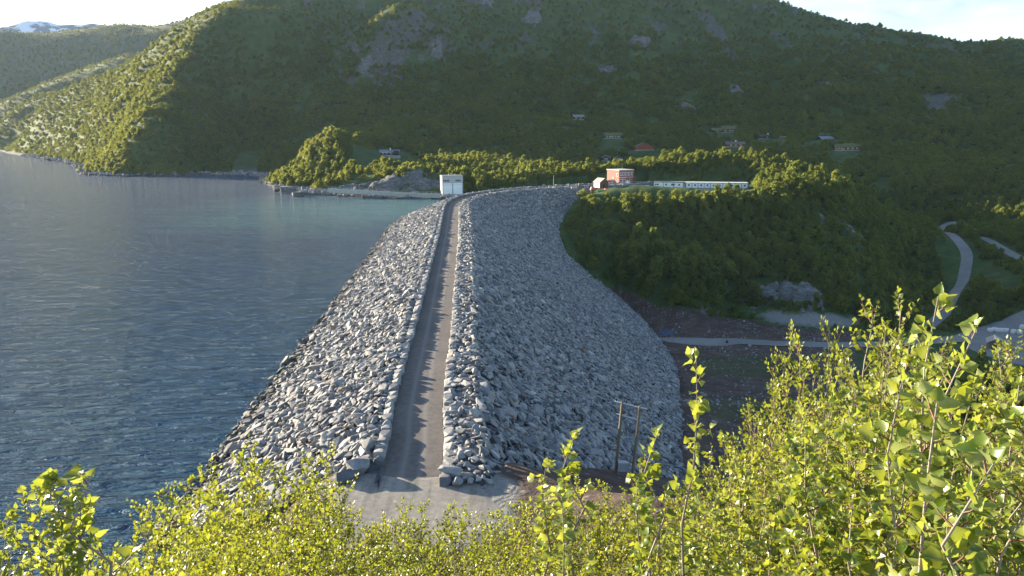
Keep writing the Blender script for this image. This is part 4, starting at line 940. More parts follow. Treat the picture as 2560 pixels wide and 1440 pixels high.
# ---- posts, blocks and odds and ends at the far end of the crest
def onground(x, y, r): p = at_r(x, y, r); return (p[0], p[1], float(terrain_z(p[0:1], p[1:2])[0]))
for x, y, lb in [(1422, 469, 'stout timber gate post at the far end of the crest road, lake side'), (1448, 468, 'stout timber gate post at the far end of the crest road, shed side')]:
    q = at_z(x, y, 0); t = thing('gate_post', lb, 'post', tuple(q), .2, 'gate posts at the far end of the crest road'); MB().box((0, 0, .9), (.8, .8, 2.1)).build('shaft', M_POLE, t); MB().box((0, 0, 2.0), (1.0, 1.0, .18)).build('cap', M_WOODLT, t)
for k, x in enumerate((1430, 1435.5, 1441)):
    q = at_z(x, 471, 0); t = thing('concrete_block', ['concrete road block nearest the lake in the row between the gate posts', 'middle concrete road block in the row between the gate posts', 'concrete road block nearest the shed in the row between the gate posts'][k], 'block', tuple(q), .3, 'concrete blocks between the gate posts'); MB().box((0, 0, .4), (1.0, .8, .9), taper=.86).build('block', M_CONC, t)
for x, lb in ((1170, 'short dark bollard on the lake side of the road where it bends'), (1180.5, 'short dark bollard on the valley side of the road where it bends')):
    q = at_z(x, 494, 0); t = thing('bollard', lb, 'bollard', tuple(q), 0, 'bollards at the bend of the crest road'); MB().tube([(0, 0, 0), (0, 0, 1.3)], [.14, .12], 8).build('shaft', M_DARK, t)
q = onground(1384, 468, 440); t = thing('lamp_mast', 'thin bare mast standing in front of the pale birches', 'mast', q); MB().tube([(0, 0, 0), (0, 0, 9.5)], [.11, .06], 6).build('shaft', M_STEEL, t)
q = at_z(1481, 474, -.3); t = thing('plastic_barrier', 'orange plastic barrier beside the small brown shed', 'barrier', tuple(q), .4); MB().box((0, 0, .7), (2.6, .9, 1.5), taper=.6).build('barrier_body', M_ORANGE, t)
q = at_z(1521, 478, -1.2); t = thing('tarpaulin_stack', 'low stack under an orange tarpaulin on the knoll edge below the red house', 'tarpaulin', tuple(q), .25); MB().gable_wall(4.2, 2.6, 0, .9, .7).build('cover', M_ORANGE, t)
for k, (x, lb) in enumerate(((1604, 'low white site crate nearer the dark parked car'), (1617, 'low white site crate nearer the shorter barracks'))):
    q = at_z(x, 468.5, -.6); t = thing('site_crate', lb, 'crate', tuple(q), .15, 'white site crates by the barracks'); MB().box((0, 0, .5), (2.4, 1.4, 1.0)).build('body', M_WHITE, t); MB().box((0, 0, 1.06), (2.5, 1.5, .1)).build('lid', M_PANEL, t)
q = at_r(1955, 349, 748); t = thing('red_shed', 'low red shed just past the black cabin at the clearing edge', 'shed', tuple(q), .1); MB().gable_wall(6, 4, 0, 1.8, 1.2).build('wall', M_RED, t); MB().gable(6, 4, 1.8, 1.2, .15, .3).build('roof', M_BRNROOF, t)
# ---- valley floor objects
def vz(x, y, z, up=0): p = at_z(x, y, z); return (p[0], p[1], float(terrain_z(p[0:1], p[1:2])[0])+up)
q = vz(1666, 846, -47, .2); t = thing('solar_array', 'blue solar panel array on a stand at the toe of the dam', 'solar panel', q, .05)
pnl = MB().box((0, 0, 0), (5.4, .1, 2.2)).build('panel', M_PV, t); pnl.location = (0, 0, 2.3); pnl.rotation_euler = (-.5, 0, 0)
for x in (-2.2, 0, 2.2): MB().tube([(x, .3, -.3), (x, .3, 2.2)], .07, 5).build('leg', M_STEEL, t)
q = vz(1817, 862, -47, .2); t = thing('barrel', 'small dark barrel standing alone on the valley track', 'barrel', q); MB().tube([(0, 0, 0), (0, 0, .15), (0, 0, .9), (0, 0, 1.0)], [.42, .45, .45, .40], 10).build('drum', M_BROWN, t)
q = vz(2484, 876, -45.3, .15); t = thing('timber_shed', 'small dark timber shed with pale pitched roof on the gravel yard', 'shed', q, math.radians(62))
MB().gable_wall(5.8, 4.2, 0, 2.9, 1.2).build('wall', simple('brown_boards', (.13, .105, .085), .85, .25, 4), t); MB().gable(5.8, 4.2, 2.9, 1.2, .2, .55).build('roof', simple('pale_shingles', (.40, .34, .29), .85, .2, 5), t)
for yy in (-1, 1): MB().box((-2.95, yy*2.0, 1.45), (.16, .16, 2.9)).build('corner_board', M_WOODLT, t)
MB().box((-2.95, .1, 1.15), (.1, 1.5, 2.2)).build('door', M_BROWN, t)
def bag_mesh(seed, wd=1.7, ht=1.5):
    bm = bmesh.new(); bmesh.ops.create_cube(bm, size=1); bmesh.ops.subdivide_edges(bm, edges=bm.edges, cuts=3, use_grid_fill=True); r = random.Random(seed)
    for v in bm.verts:
        c_ = v.co.copy(); n_ = c_.normalized()*.62; k = c_.lerp(n_, .45); v.co = Vector((k.x*wd*1.05, k.y*wd*1.05, (k.z+.5)*ht+mnoise.noise(c_*3+Vector((seed, 0, 0)))*.1))
    me = bpy.data.meshes.new('sack'); bm.to_mesh(me); bm.free(); me.materials.append(M_BAG); return me
bags = [bag_mesh(k) for k in range(3)]
for k, (x, y) in enumerate([(2476, 824), (2486, 824), (2495, 826), (2505, 827), (2516, 828), (2534, 832), (2549, 834), (2556, 826)]):
    q = vz(x, y, -45.2, .12); r_ = thing('bulk_bag', 'white bulk bag in the row along the back of the gravel yard', 'bulk bag', q, k*.7, 'white bulk bags on the gravel yard')
    o = bpy.data.objects.new('sack', bags[k % 3]); COL.objects.link(o); o.parent = r_
    lp = MB()
    for sx in (-1, 1): lp.tube([(sx*.5, -.4, 1.35), (sx*.45, 0, 1.75), (sx*.5, .4, 1.35)], .05, 4)
    lp.build('lifting_loop', M_BAG, r_)
q = vz(2524, 829, -45.2, .12); t = thing('tyre_stack', 'dark stack of tyres between the white bulk bags', 'tyres', q)
for k in range(3): MB().tube([(0, 0, .02+k*.42), (0, 0, .1+k*.42), (0, 0, .36+k*.42), (0, 0, .42+k*.42)], [.5, .62, .62, .5], 14).build('tyre', M_TYRE, t)
def upole(label, x, yb, ht, r=None, z=-45, arm=True):
    q = vz(x, yb, z); t = thing('utility_pole', label, 'pole', q, .4, 'utility poles in the valley'); MB().tube([(0, 0, -.3), (0, 0, ht)], [.17, .11], 7).build('shaft', M_POLE, t)
    if arm:
        MB().box((0, 0, ht-.6), (2.0, .14, .14)).build('crossarm', M_POLE, t)
        for s_ in (-.9, 0, .9): MB().tube([(s_, 0, ht-.5), (s_, 0, ht-.2)], .07, 6).build('insulator', M_GLASS, t)
upole('bare timber pole in front of the rock outcrops at the foot of the knoll', 1896, 775, 6.0, arm=False, z=-45.5)
upole('bare timber pole at the grassy edge of the brown soil', 2028, 797, 7.0, arm=False, z=-46)
upole('timber pole with a crossarm beside the valley road', 2304, 800, 8.5, z=-44)
# ---- two-legged timber power pole below the foreground birches
q1 = at_r(1537, 1192, 88); q2 = at_r(1577, 1212, 87)
hp = thing('power_pole', 'two legged timber power pole with transformer in front of the dam face', 'power pole', tuple(q1))
b2 = q2-q1; t1 = at_r(1556, 1003, 88)-q1; t2 = at_r(1600, 1014, 87)-q1
MB().tube([(0, 0, -1), tuple(t1)], [.21, .16], 8).build('leg', M_POLE, hp); MB().tube([tuple(b2-np.array([0, 0, 1])), tuple(t2)], [.21, .16], 8).build('leg', M_POLE, hp)
dv = (t2-t1)/np.linalg.norm(t2-t1)
MB().tube([tuple(t1-dv*1.0+[0, 0, -.25]), tuple(t2+dv*.9+[0, 0, -.25])], .13, 6).build('crossarm', M_STEEL, hp)
f1 = .82; MB().tube([tuple(t1*f1-dv*.6), tuple(b2+(t2-b2)*f1+dv*.6)], .09, 6).build('crossarm', M_STEEL, hp)
for k in (-.8, .5, 1.6): 
    p_ = t1+dv*k; ins = MB().tube([tuple(p_+[0, 0, -.2]), tuple(p_+[0, 0, .05]), tuple(p_+[0, 0, .1]), tuple(p_+[0, 0, .25])], [.06, .13, .07, .12], 8).build('insulator', M_GLASS, hp)
mid = (b2)*.5; MB().box(tuple(mid+[0, 0, 1.9]), (1.2, .9, 1.1)).build('transformer', M_PANEL, hp)
m = MB(); 
for z_ in (1.25, 2.5): m.tube([tuple(b2*0+t1*(z_/9)), tuple(b2+(t2-b2)*(z_/9))], .06, 5)
m.build('brace', M_POLE, hp)

# ------------------------------------------------------------------ rock outcrops: craggy masses set into the slopes
rk_m, nt, b, o_ = new_mat('bare_rock'); ps = pos(nt)
lay = N(nt, 'ShaderNodeMapping'); lay.inputs['Scale'].default_value = (.5, .5, 1.6); lay.inputs['Rotation'].default_value = (.3, .5, 0); L(nt, ps, lay.inputs[0])
f = nz(nt, lay.outputs[0], .6, 8, .68, .4); f2 = nz(nt, ps, .25, 5, .6)
c = ramp(nt, f, [(.30, (.03, .03, .032)), (.48, (.10, .10, .104)), (.68, (.20, .198, .19))]); c = mixc(nt, ramp(nt, f2, [(.56, (0, 0, 0)), (.66, (.8, .8, .8))]), c, (.06, .075, .03))
L(nt, c, b.inputs['Base Color']); b.inputs['Roughness'].default_value = .9; bump(nt, b, f, .9, .5)
def hit(x, y, r0=60):
    d = ray(x, y); t = r0/math.hypot(d[0], d[1]); ts = np.arange(t, t+1700, 1.5); Pq = np.array([0, 0, HC])+ts[:, None]*d
    k = np.argmax(Pq[:, 2] < terrain_z(Pq[:, 0], Pq[:, 1])); return Pq[max(k, 0)]
def outcrop(label, x, y, w_, h_, seed, r0=330, amp=1.0, grp='rock outcrops'):
    """a craggy mass of rock breaking through the slope; w_ across and h_ up the slope in metres"""
    q = hit(x, y, r0); u_ = math.hypot(q[0], q[1]); ex = np.array([q[1]/u_, -q[0]/u_]); ey = np.array([q[0]/u_, q[1]/u_]); nx_, ny_ = 60, 36
    a, b_ = np.meshgrid(np.linspace(-.75, .75, nx_), np.linspace(-.75, .75, ny_)); X = q[0]+ex[0]*a*w_+ey[0]*b_*h_; Y = q[1]+ex[1]*a*w_+ey[1]*b_*h_
    sc_ = max(w_, h_); tz_ = terrain_z(X, Y); n1_ = fbm(X/(sc_*.32)+seed, Y/(sc_*.32), 4); n2_ = np.abs(fbm(X/(sc_*.13)+seed, Y/(sc_*.2), 3))
    msk = .62-np.hypot(a, b_)*1.25+n1_*.55
    ht = sc_*.16*amp; up = np.clip(msk, -.5, .35)/.35*ht
    led = np.floor((tz_+up)/(ht*.5)+n1_)*(ht*.5)-(tz_+up); z = tz_+up+np.where(msk > 0, .35*led+ht*.45*(.35-n2_), 0)-.25
    push = np.where(msk > 0, (n2_-.3)*ht*.5, 0); X = X-ey[0]*push; Y = Y-ey[1]*push
    Vv = np.stack([X-q[0], Y-q[1], z-q[2]], -1).reshape(-1, 3); ii = (np.arange(ny_-1)[:, None]*nx_+np.arange(nx_-1)).ravel()
    fq = np.stack([ii, ii+1, ii+nx_+1, ii+nx_], 1); mm = msk.ravel(); fq = fq[(mm[fq] > -.25).any(1)]
    o = link_mesh('rock_outcrop', Vv, fq, rk_m); o.location = q
    return tag(o, label, 'rock', grp)
outcrop('long blasted rock face behind the spillway wall, its higher part', 985, 466, 40, 16, 1, 400, .8)
outcrop('blasted rock face behind the spillway wall, nearest the gatehouse', 1068, 466, 22, 13, 2, 400, .8)
outcrop('low blasted rock face at the lake end of the spillway wall', 885, 472, 22, 9, 3, 400, .7)
outcrop('cracked grey rock face at the foot of the knoll behind the bare pole', 1905, 735, 17, 12, 5, 280)
outcrop('cracked grey rock face at the foot of the knoll beside the grassy edge', 2005, 738, 18, 14, 6, 280)
outcrop('small pale rock slab high on the shoulder of the knoll', 2112, 505, 7, 20, 9)
outcrop('jagged pale rock rib lower on the knoll flank, nearer the valley road', 2125, 585, 14, 9, 13)
outcrop('slanting pale rock rib in the middle of the knoll flank', 2050, 555, 10, 9, 17)
outcrop('dark crag halfway up the shaded knoll face', 1640, 615, 12, 12, 18)
outcrop('bare grey rock on the face of the lit knoll high on the mountain', 1095, 130, 18, 28, 21, 700)
outcrop('small grey rock under the lit knoll high on the mountain', 915, 165, 18, 24, 22, 700)
outcrop('pale crag on the slope beyond the mountain knoll, above the red house', 1600, 105, 33, 24, 25, 700)
outcrop('grey crag near the top edge of the mountain', 1215, 10, 22, 25, 29, 700)
outcrop('grey crag low on the mountain above the hamlet', 1840, 232, 20, 24, 33, 600)
outcrop('grey crag in the middle of the shaded mountain face', 1515, 180, 24, 24, 37, 600)
outcrop('broad crag under the skyline of the mountain', 1330, 45, 27, 30, 41, 700)
outcrop('low grey crag on the mountain between the hamlet and the scree', 2070, 215, 20, 18, 45, 600)
outcrop('grey boulder slab just above the topmost cabin', 1725, 268, 20, 18, 49, 600)
# ------------------------------------------------------------------ stones along the far shore
sh_p = []
ca_ = np.radians(np.arange(-37, -4, .03))
for a_ in ca_:
    rs_ = np.arange(395, 1350, 1.3 if a_ > -.35 else 2.2); X = rs_*math.sin(a_); Y = rs_*math.cos(a_); sh_p.append(np.stack([X, Y], 1))
sh_p = np.concatenate(sh_p)[::3]; zz = terrain_z(sh_p[:, 0], sh_p[:, 1]); Sx, Stx = axis_sd(sh_p[:, 0], sh_p[:, 1])
m = (zz > WATER-.5) & (zz < WATER+2.2) & ~((np.abs(Sx) < 34) & (Stx < DAM_END)) & (fbm(sh_p[:, 0]/12, sh_p[:, 1]/12, 2) > -.25)
sh_p = sh_p[m]; zz = zz[m]; kk = rng.permutation(len(sh_p))[:9000]; sh_p = sh_p[kk]; zz = zz[kk]; n_ = len(kk)
ch = [o for o in dam.children if o.name.startswith('facing_stone')]; seen = {}
for o in ch: seen.setdefault(o.data.name, o)
rr_ = np.hypot(sh_p[:, 0], sh_p[:, 1])
scatter('shore_stones', np.stack([sh_p[:, 0], sh_p[:, 1], zz], 1), rng.uniform(-3, 3, (n_, 3)), (np.exp(rng.normal(-.1, .4, n_))*np.clip(rr_/520, .8, 1.6))[:, None]*np.ones(3), rng.integers(0, len(seen), n_), [[o] for o in seen.values()])
for x, y, r, dm, lb in [(716, 480, 462, (9, 7, 6), 'huge pale rounded rock at the tip of the rocky point'), (742, 487, 455, (7, 5, 3.5), 'dark wedge shaped rock right of the huge rock on the point'), (690, 474, 468, (6, 4, 3), 'flat grey rock left of the huge rock on the point'), (815, 325, 606, (11, 6, 4), 'bare pale rock on top of the wooded point')]:
    q = at_z(x, y+5, WATER) if y > 400 else at_r(x, y, r); me = stone_mesh('shore_rock', int(x), dm, 40); me.materials.clear(); me.materials.append(rk_m); o = bpy.data.objects.new('shore_rock', me); COL.objects.link(o); o.location = (q[0], q[1]+2, WATER+dm[2]*.3 if y > 400 else float(terrain_z(q[0:1], q[1:2])[0])+.6); o.rotation_euler = (0, 0, x); tag(o, lb, 'rock', 'big rocks on the point')
# ------------------------------------------------------------------ loose field stones over the brown soil of the valley floor
fq_ = rng.uniform((20, 85), (200, 350), (9000, 2)); fz_ = terrain_z(fq_[:, 0], fq_[:, 1]); Sx, Stx = axis_sd(fq_[:, 0], fq_[:, 1]); fx_, fy_ = proj(fq_[:, 0], fq_[:, 1], fz_)
m = (Sx > toe_s(Stx)+1) & in_poly(fx_, fy_, [(1390, 560), (1480, 680), (1640, 765), (1800, 790), (2140, 830), (2140, 960), (2300, 1000), (2300, 1250), (1690, 1250), (1600, 800)]) & (fbm(fq_[:, 0]/18, fq_[:, 1]/18, 2) > -.12)
fq_, fz_ = fq_[m], fz_[m]; n_ = len(fq_)
scatter('field_stones', np.stack([fq_[:, 0], fq_[:, 1], fz_], 1), rng.uniform(-3, 3, (n_, 3)), np.exp(rng.normal(-1.05, .45, n_))[:, None]*np.ones(3), rng.integers(0, len(seen), n_), [[o] for o in seen.values()])
# ------------------------------------------------------------------ far snowy mountain
sn, nt, b, o_ = new_mat('far_snowy_rock'); ps = pos(nt)
f = nz(nt, ps, .012, 6, .6); L(nt, ramp(nt, f, [(.46, (.16, .19, .24)), (.52, (.75, .78, .82))]), b.inputs['Base Color']); b.inputs['Roughness'].default_value = .9
vs = []; nx_, ny_ = 120, 24
for j in range(ny_):
    for i in range(nx_):
        x = -1400+1900*i/(nx_-1)-0; y_ = 320-260*math.sin(math.pi*min(1, j/12)*.5) if j <= 12 else 0
        prof = 64-8*math.exp(-((x-130)/55)**2)+14*abs((x-130)/420)**1.3+2.2*math.sin(x/23.)+1.5*math.sin(x/9.+1)
        r = 3150+j*36; tk = math.sin(math.pi*j/(ny_-1)); top = at_r(x, prof, 3560)[2]
        p = at_r(x, 318, r); zz_ = -50+(top+50)*tk**.9
        vs.append((p[0], p[1], zz_+(20*mnoise.fractal(Vector((p[0]/300, p[1]/300, 0)), 1, 2, 4))*tk))
ii = [(j*nx_+i, j*nx_+i+1, (j+1)*nx_+i+1, (j+1)*nx_+i) for j in range(ny_-1) for i in range(nx_-1)]
struct(link_mesh('snowy_mountain', vs, ii, sn, smooth=True))
# ------------------------------------------------------------------ foreground birches on the viewer's own hillside
def fg_leaf(name, c0, c1, c2, tcol, scale=1.2):
    m = leaf_mat(name, c0, c1, c2, .45, tcol, .42, .45, scale); nt = m.node_tree
    b = next(n for n in nt.nodes if n.type == 'BSDF_PRINCIPLED'); src = b.inputs['Base Color'].links[0].from_socket
    g = nt.nodes.new('ShaderNodeNewGeometry'); pale = mixc(nt, .6, src, (.38, .41, .18))
    L(nt, mixc(nt, g.outputs['Backfacing'], src, pale), b.inputs['Base Color']); return m
near_leaf = fg_leaf('birch_leaf', (.048, .098, .008), (.108, .160, .012), (.23, .25, .04), (.42, .44, .025))
big_leaf = fg_leaf('birch_leaf_sheen', (.060, .115, .010), (.130, .185, .020), (.28, .31, .08), (.46, .48, .04))
_b = next(n for n in big_leaf.node_tree.nodes if n.type == 'BSDF_PRINCIPLED'); _b.inputs['Roughness'].default_value = .36; _b.inputs['Specular IOR Level'].default_value = .6
twig_m = simple('birch_twig', (.16, .075, .045), .7, .35, 20); stem_m = simple('birch_stem', (.26, .215, .175), .75, .4, 14)
def leaf_template(detail):
    if not detail:
        v = np.array([(0, 0, 0), (.43, .40, .10), (0, 1, -.10), (-.43, .40, .10)]); return v, np.array([(0, 1, 2), (0, 2, 3)])
    ys = np.array([0, .10, .26, .44, .62, .80, .93, 1.0]); ws = np.array([0, .27, .43, .44, .35, .20, .07, 0])
    v = []
    for i, (y, w_) in enumerate(zip(ys, ws)):
        w2 = w_*(1.06 if i % 2 else .95)
        for sx in (-1, 0, 1): v.append((sx*w2, y-.05*abs(sx)*(w_ > 0), .55*abs(sx)*w2**1.3-.22*y*y+.03*(i % 2)*abs(sx)))
    f = []
    for i in range(len(ys)-1):
        a = i*3; f += [(a, a+1, a+4), (a, a+4, a+3), (a+1, a+2, a+5), (a+1, a+5, a+4)]
    return np.array(v), np.array(f)
LT = {0: leaf_template(0), 1: leaf_template(1)}
def birch(seed, h, nst, spread, leaf, detail=0, twigs=24, tl=.45, subs=3, shoot=False, gapk=.85):
    """returns (stem mesh, foliage mesh): upright stems, alternate twigs, alternate ovate leaves"""
    r = np.random.default_rng(seed); st = MB(); tw = MB(); LP, LD, LS = [], [], []
    def leaves(a, b_, n, ls):
        d = (b_-a); ln = np.linalg.norm(d); d = d/ln
        for k in range(n):
            t = (k+.6)/n; p = a+(b_-a)*t
            side = np.cross(d, r.normal(size=3)); side /= np.linalg.norm(side)
            dd_ = d*r.uniform(.3, .9)+side+np.array([0, 0, r.uniform(-.35, .35)])
            LP.append(p); LD.append(dd_/np.linalg.norm(dd_)); LS.append(ls*r.uniform(.65, 1.2)*(1-.25*t))
        LP.append(b_); LD.append(d); LS.append(ls*.6)
    for s in range(nst):
        a0 = r.uniform(0, 6.28); hs_ = h*(1 if s == 0 else r.uniform(.62, .97)); lean = spread*(0.12 if s == 0 else r.uniform(.35, 1.0))
        wv = r.normal(size=(9, 2))*.018*h; P_ = []
        for k in range(9):
            t = k/8; P_.append(np.array([math.cos(a0)*lean*t**.75+wv[k, 0]*(t > 0), math.sin(a0)*lean*t**.75+wv[k, 1]*(t > 0), hs_*t-.15*(k == 0)]))
        if s == 0: P_[-1][:2] *= .2
        r0 = .006*hs_+.003
        st.tube(P_, [r0*(1-.88*k/8) for k in range(9)], 5)
        P_ = np.array(P_)
        def on(t): 
            q = t*8; i = min(7, int(q)); return P_[i]+(P_[i+1]-P_[i])*(q-i)
        t0 = .12 if shoot else .22
        for k in range(twigs):
            t = t0+(1-t0)*(k+r.uniform(0, .8))/twigs
            if t > .985: continue
            p = on(t); az_ = k*2.4+r.uniform(-.5, .5); up = r.uniform(.45, 1.2)
            L_ = tl*(1.12-t*.8)*r.uniform(.6, 1.2)*h/2.5
            d = np.array([math.cos(az_), math.sin(az_), up]); d /= np.linalg.norm(d); q = p+d*L_*.55; d2 = d+np.array([0, 0, .45]); d2 /= np.linalg.norm(d2); e = q+d2*L_*.45
            tw.tube([p, q, e], [.0035*h/2.5+.001, .0025*h/2.5+.0007, .0012], 3, False)
            nl = max(2, int(L_/(leaf*gapk))); leaves(p+d*L_*.12, q, max(1, nl//2), leaf); leaves(q, e, max(1, nl//2), leaf)
            for j in range(subs):
                b_ = p+(q-p)*r.uniform(.35, 1); dd_ = d+r.normal(size=3)*.6+np.array([0, 0, .2]); dd_ /= np.linalg.norm(dd_); l2 = L_*r.uniform(.35, .65); e2 = b_+dd_*l2
                tw.tube([b_, e2], [.0018, .001], 3, False); leaves(b_, e2, max(2, int(l2/(leaf*gapk))), leaf)
        top = on(.86); leaves(top, P_[-1], max(3, int(np.linalg.norm(P_[-1]-top)/(leaf*.6))), leaf)
        if shoot: leaves(on(.25), on(.86), int(hs_*.6/(leaf*.32)), leaf*1.05)
    LP, LD, LS = np.array(LP), np.array(LD), np.array(LS); n = len(LP)
    nr_ = np.array([0, 0, 1.0])+r.normal(size=(n, 3))*.75; x = np.cross(LD, nr_); x /= np.linalg.norm(x, axis=1)[:, None]; z = np.cross(x, LD)
    v, f = LT[detail]; k = len(v)
    V = LP[:, None]+LS[:, None, None]*(v[None, :, 0:1]*x[:, None]+(v[None, :, 1:2]+.18)*LD[:, None]+v[None, :, 2:3]*z[:, None])
    Fx = (f[None]+(np.arange(n)*k)[:, None, None]).reshape(-1, 3)
    fo = link_mesh('foliage', V.reshape(-1, 3), Fx, big_leaf if detail else near_leaf, smooth=bool(detail)); fm = fo.data; bpy.data.objects.remove(fo)
    nv = len(st.v); allv = st.v+tw.v; allf = st.f+[tuple(i+nv for i in q) for q in tw.f]
    so_ = link_mesh('stems', allv, allf, [stem_m, twig_m], smooth=True, midx=[0]*len(st.f)+[1]*len(tw.f)); sm_ = so_.data; bpy.data.objects.remove(so_)
    return sm_, fm, n
VAR = {}
for k in range(5): VAR['m%d' % k] = (*birch(500+k, 3.2, 7, 1.15, .075, 0, 26, .62, 3), 3.2)
for k in range(3): VAR['n%d' % k] = (*birch(520+k, 2.4, 6, .62, .060, 1, 20, .42, 3), 2.4)
for k in range(3): VAR['s%d' % k] = (*birch(540+k, 1.7, 1, .12, .058, 1, 22, .24, 0, True), 1.7)
VAR['w0'] = (*birch(560, 3.4, 5, .55, .066, 0, 26, .50, 3), 3.4); VAR['w1'] = (*birch(561, 3.4, 6, .95, .066, 0, 24, .55, 3), 3.4)
print('leaves', {k: v[2] for k, v in VAR.items()})
def plant(var, x, y, r, label, group=None, wid=1.0, rz=None, off=(0, 0)):
    sm_, fm, n, h = VAR[var]; tip = at_r(x, y, r); bx_, by_ = tip[0]+off[0], tip[1]+off[1]
    gz_ = float(terrain_z(np.array([bx_]), np.array([by_]))[0]); hh = max(.7, tip[2]-gz_); s = hh/h
    t = thing('birch_shrub' if var[0] != 's' else 'birch_sapling', label, 'birch', (bx_, by_, gz_), rng.uniform(0, 6.28) if rz is None else rz, group)
    ws = (.55*s+.45)*wid; t.scale = (ws, ws, s)
    a = bpy.data.objects.new('stems', sm_); COL.objects.link(a); a.parent = t
    b_ = bpy.data.objects.new('foliage', fm); COL.objects.link(b_); b_.parent = t; return t
G1 = 'birch shrubs in the row below the gravel apron'; G2 = 'birch shrubs on the bank above the lake'; G3 = 'birch shrubs along the bottom of the view'; G4 = 'birches on the bank at the right'
l1 = 'yellow green birch shrub in the dense row below the gravel apron'; l2 = 'dense golden green birch shrub on the bank above the lake'; l3 = 'birch shrub low in front along the bottom of the view'; l4 = 'bright birch in the tall thicket at the right'
R_ = random.Random(5)
for x, y, r in [(470, 1205, 19), (530, 1150, 17), (600, 1140, 15), (680, 1165, 15), (400, 1270, 15), (340, 1320, 12), (560, 1220, 12), (660, 1235, 12), (450, 1310, 11), (290, 1390, 10), (740, 1215, 14)]:
    plant('m%d' % R_.randrange(5), x, y, r, l2, G2)
plant('w0', 815, 1138, 13, 'taller slender birch rising beside the boulders left of the gravel apron', None, .9)
plant('m2', 800, 1215, 11, 'broad birch shrub at the foot of the slender birch left of the apron')
for x, y, r in [(880, 1285, 14), (955, 1300, 13), (1010, 1268, 15), (1065, 1262, 14), (1140, 1275, 13), (1225, 1285, 13), (1290, 1265, 12), (1370, 1225, 12), (1440, 1215, 12), (1520, 1215, 12), (1600, 1235, 12), (1690, 1235, 11), (1760, 1200, 11), (910, 1330, 11), (1100, 1330, 10), (1330, 1300, 10), (1620, 1280, 9.5)]:
    plant('m%d' % R_.randrange(5), x, y, r, l1, G1, .9)
for x, y, r in [(560, 1330, 8.5), (700, 1310, 8.5), (820, 1330, 8), (960, 1375, 7.5), (1080, 1385, 7.5), (1210, 1360, 7.5), (1330, 1370, 7), (1460, 1330, 7), (1560, 1340, 6.8), (1680, 1300, 7), (420, 1390, 7.5), (640, 1400, 6.5), (1800, 1290, 6.5), (1900, 1240, 6.5), (1000, 1420, 6), (1400, 1400, 5.6), (1250, 1425, 6), (820, 1420, 6), (300, 1430, 7)]:
    plant('m%d' % R_.randrange(5) if r > 7 else 'w1', x, y, r, l3, G3, .8)
# the taller birches on the right
plant('w1', 2195, 762, 9.5, 'tall round headed birch with small leaves standing highest behind the right thicket', None, 1.0)
plant('w0', 2250, 775, 9.0, 'birch just right of the tall round headed one', None, .9)
plant('w0', 1975, 850, 10.5, 'slender bent birch rising left of the tall round headed one', None, .62)
plant('w0', 2075, 838, 10, 'slender birch with a thin pointed top between the bent one and the round headed one', None, .6)
for x, y, r in [(1935, 985, 9.5), (1890, 1050, 8.5), (2010, 930, 9), (2120, 880, 8.5), (1850, 1110, 7.5), (2230, 860, 7.5), (1960, 1080, 7), (2060, 1020, 6.8), (2160, 960, 6.6), (2320, 880, 7.5), (2545, 875, 7.5), (2600, 850, 6.5), (2440, 985, 7.5), (2490, 955, 7)]:
    plant('w%d' % R_.randrange(2), x, y, r, l4, G4, .8)
for x, y, r in [(2290, 830, 4.6), (2200, 945, 4.6), (2380, 905, 4.2), (2080, 1030, 4.8), (1980, 1100, 4.8), (1880, 1160, 4.8), (2300, 1010, 3.4), (2450, 960, 3.8), (2540, 960, 3.6), (2180, 1090, 3.4), (2040, 1180, 3.5), (1930, 1250, 3.5), (1800, 1260, 4.2), (2420, 1080, 2.7), (2560, 1060, 2.6), (2280, 1150, 2.7), (2120, 1250, 2.6), (1700, 1330, 4.0), (1840, 1340, 3.2), (1980, 1350, 2.7)]:
    plant('n%d' % R_.randrange(3), x, y, r, 'large leaved birch in the sunlit thicket nearest the viewer on the right', 'large leaved birches nearest the viewer', .85)
plant('s0', 1744, 893, 3.1, 'tall single birch shoot standing clear in front of the dark soil', None, .8)
plant('s1', 1640, 1085, 3.2, 'short birch shoot just left of the tall single shoot')
plant('s2', 1600, 1160, 3.4, 'bushy birch shoot between the power pole legs')
plant('s1', 1432, 1092, 4.6, 'upright birch shoot left of the power pole', None, 1.4)
plant('s2', 1365, 1160, 4.6, 'leafy birch shoot farthest left of the shoots by the power pole', None, 1.3)
plant('s0', 1410, 1235, 2.6, 'low birch shoot with large pale leaves below the power pole')
plant('s2', 2342, 742, 3.3, 'birch shoot whose tip stands highest in the right thicket', None, 1.0)
plant('s1', 2432, 822, 3.1, 'birch shoot with big leaves in front of the gravel yard')
plant('s0', 2360, 1010, 2.0, 'birch shoot with the largest leaves at the right', None, 1.1)
plant('s1', 2470, 1150, 1.7, 'low leafy birch shoot nearest the viewer at the right', None, 1.1)
plant('s2', 2260, 960, 2.6, 'birch shoot with a reddish stem in the middle of the right thicket')
for x, y, r in [(60, 1225, 4.4), (130, 1200, 4.2), (20, 1290, 3.8)]: plant('n%d' % R_.randrange(3), x, y, r, 'dark green birch shrub at the lower left over the lake', 'birch shrubs at the lower left', .75)
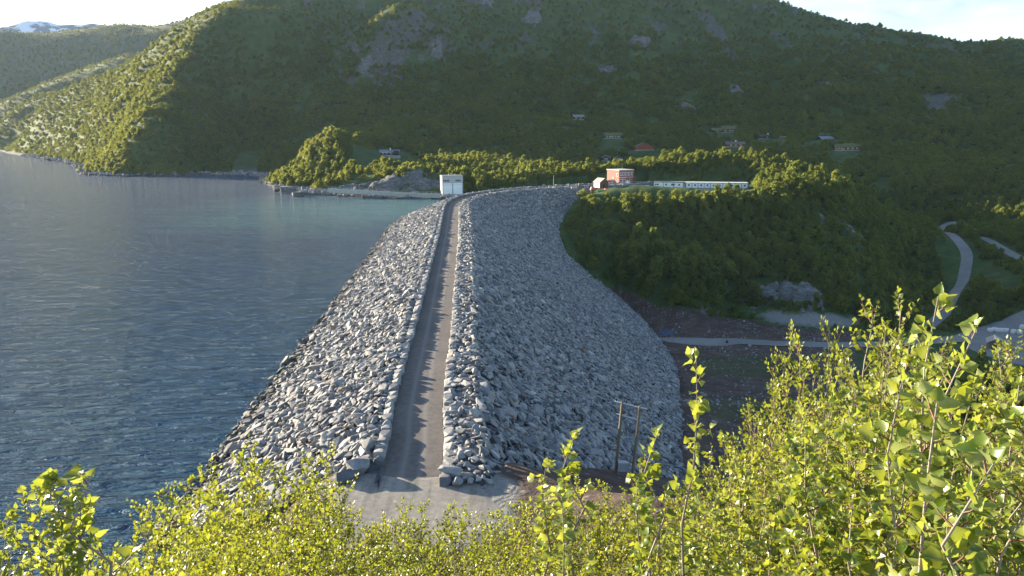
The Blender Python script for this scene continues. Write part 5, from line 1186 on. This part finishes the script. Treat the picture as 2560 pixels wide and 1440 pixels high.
plant('s0', 270, 1170, 4.2, 'leaning birch shoot over the lake at the lower left', None, 1.2, None, (-.25, -.1))
plant('s1', 215, 1195, 4.0, 'leafy birch shoot beside the leaning one at the lower left', None, 1.6)
# ---- heather and grass tufts under the shrubs: uncountable ground cover
gv = []; R2 = np.random.default_rng(12); n_ = 26000
a_ = R2.uniform(math.radians(-48), math.radians(48), n_); q_ = 1.2+R2.random(n_)**.7*38; gx_, gy_ = q_*np.sin(a_), q_*np.cos(a_); gz_ = terrain_z(gx_, gy_)
m_ = gz_ > WATER+.6; gx_, gy_, gz_ = gx_[m_], gy_[m_], gz_[m_]; n_ = len(gx_)
hgt = R2.uniform(.12, .45, n_); an = R2.uniform(0, 6.28, n_); wv = R2.uniform(.02, .05, n_)*2; ln = R2.normal(size=(n_, 2))*.15
c_ = np.stack([gx_, gy_, gz_-.03], 1); e_ = np.stack([np.cos(an)*wv, np.sin(an)*wv, np.zeros(n_)], 1); tp = c_+np.stack([ln[:, 0], ln[:, 1], hgt], 1)
Vg = np.stack([c_-e_, c_+e_, tp], 1).reshape(-1, 3)
o = link_mesh('undergrowth', Vg, np.arange(n_*3).reshape(-1, 3), leaf_mat('undergrowth_leaf', (.05, .085, .015), (.09, .12, .025), (.16, .16, .05), .3)); o['kind'] = 'stuff'
# ------------------------------------------------------------------ the evening air
hz = bpy.data.materials.new('haze_air'); hz.use_nodes = True; nt = hz.node_tree; nt.nodes.clear()
out = nt.nodes.new('ShaderNodeOutputMaterial'); pv = nt.nodes.new('ShaderNodeVolumePrincipled'); pv.inputs['Density'].default_value = HAZE; pv.inputs['Color'].default_value = (.62, .76, 1.0, 1); pv.inputs['Anisotropy'].default_value = .2
L(nt, pv.outputs[0], out.inputs['Volume'])
x0, x1, y0, y1, z0, z1 = -3950, 3950, -1200, 4300, -160, 640
o = MB().box(((x0+x1)/2, (y0+y1)/2, (z0+z1)/2), (x1-x0, y1-y0, z1-z0)).build('haze', hz); o['kind'] = 'stuff'
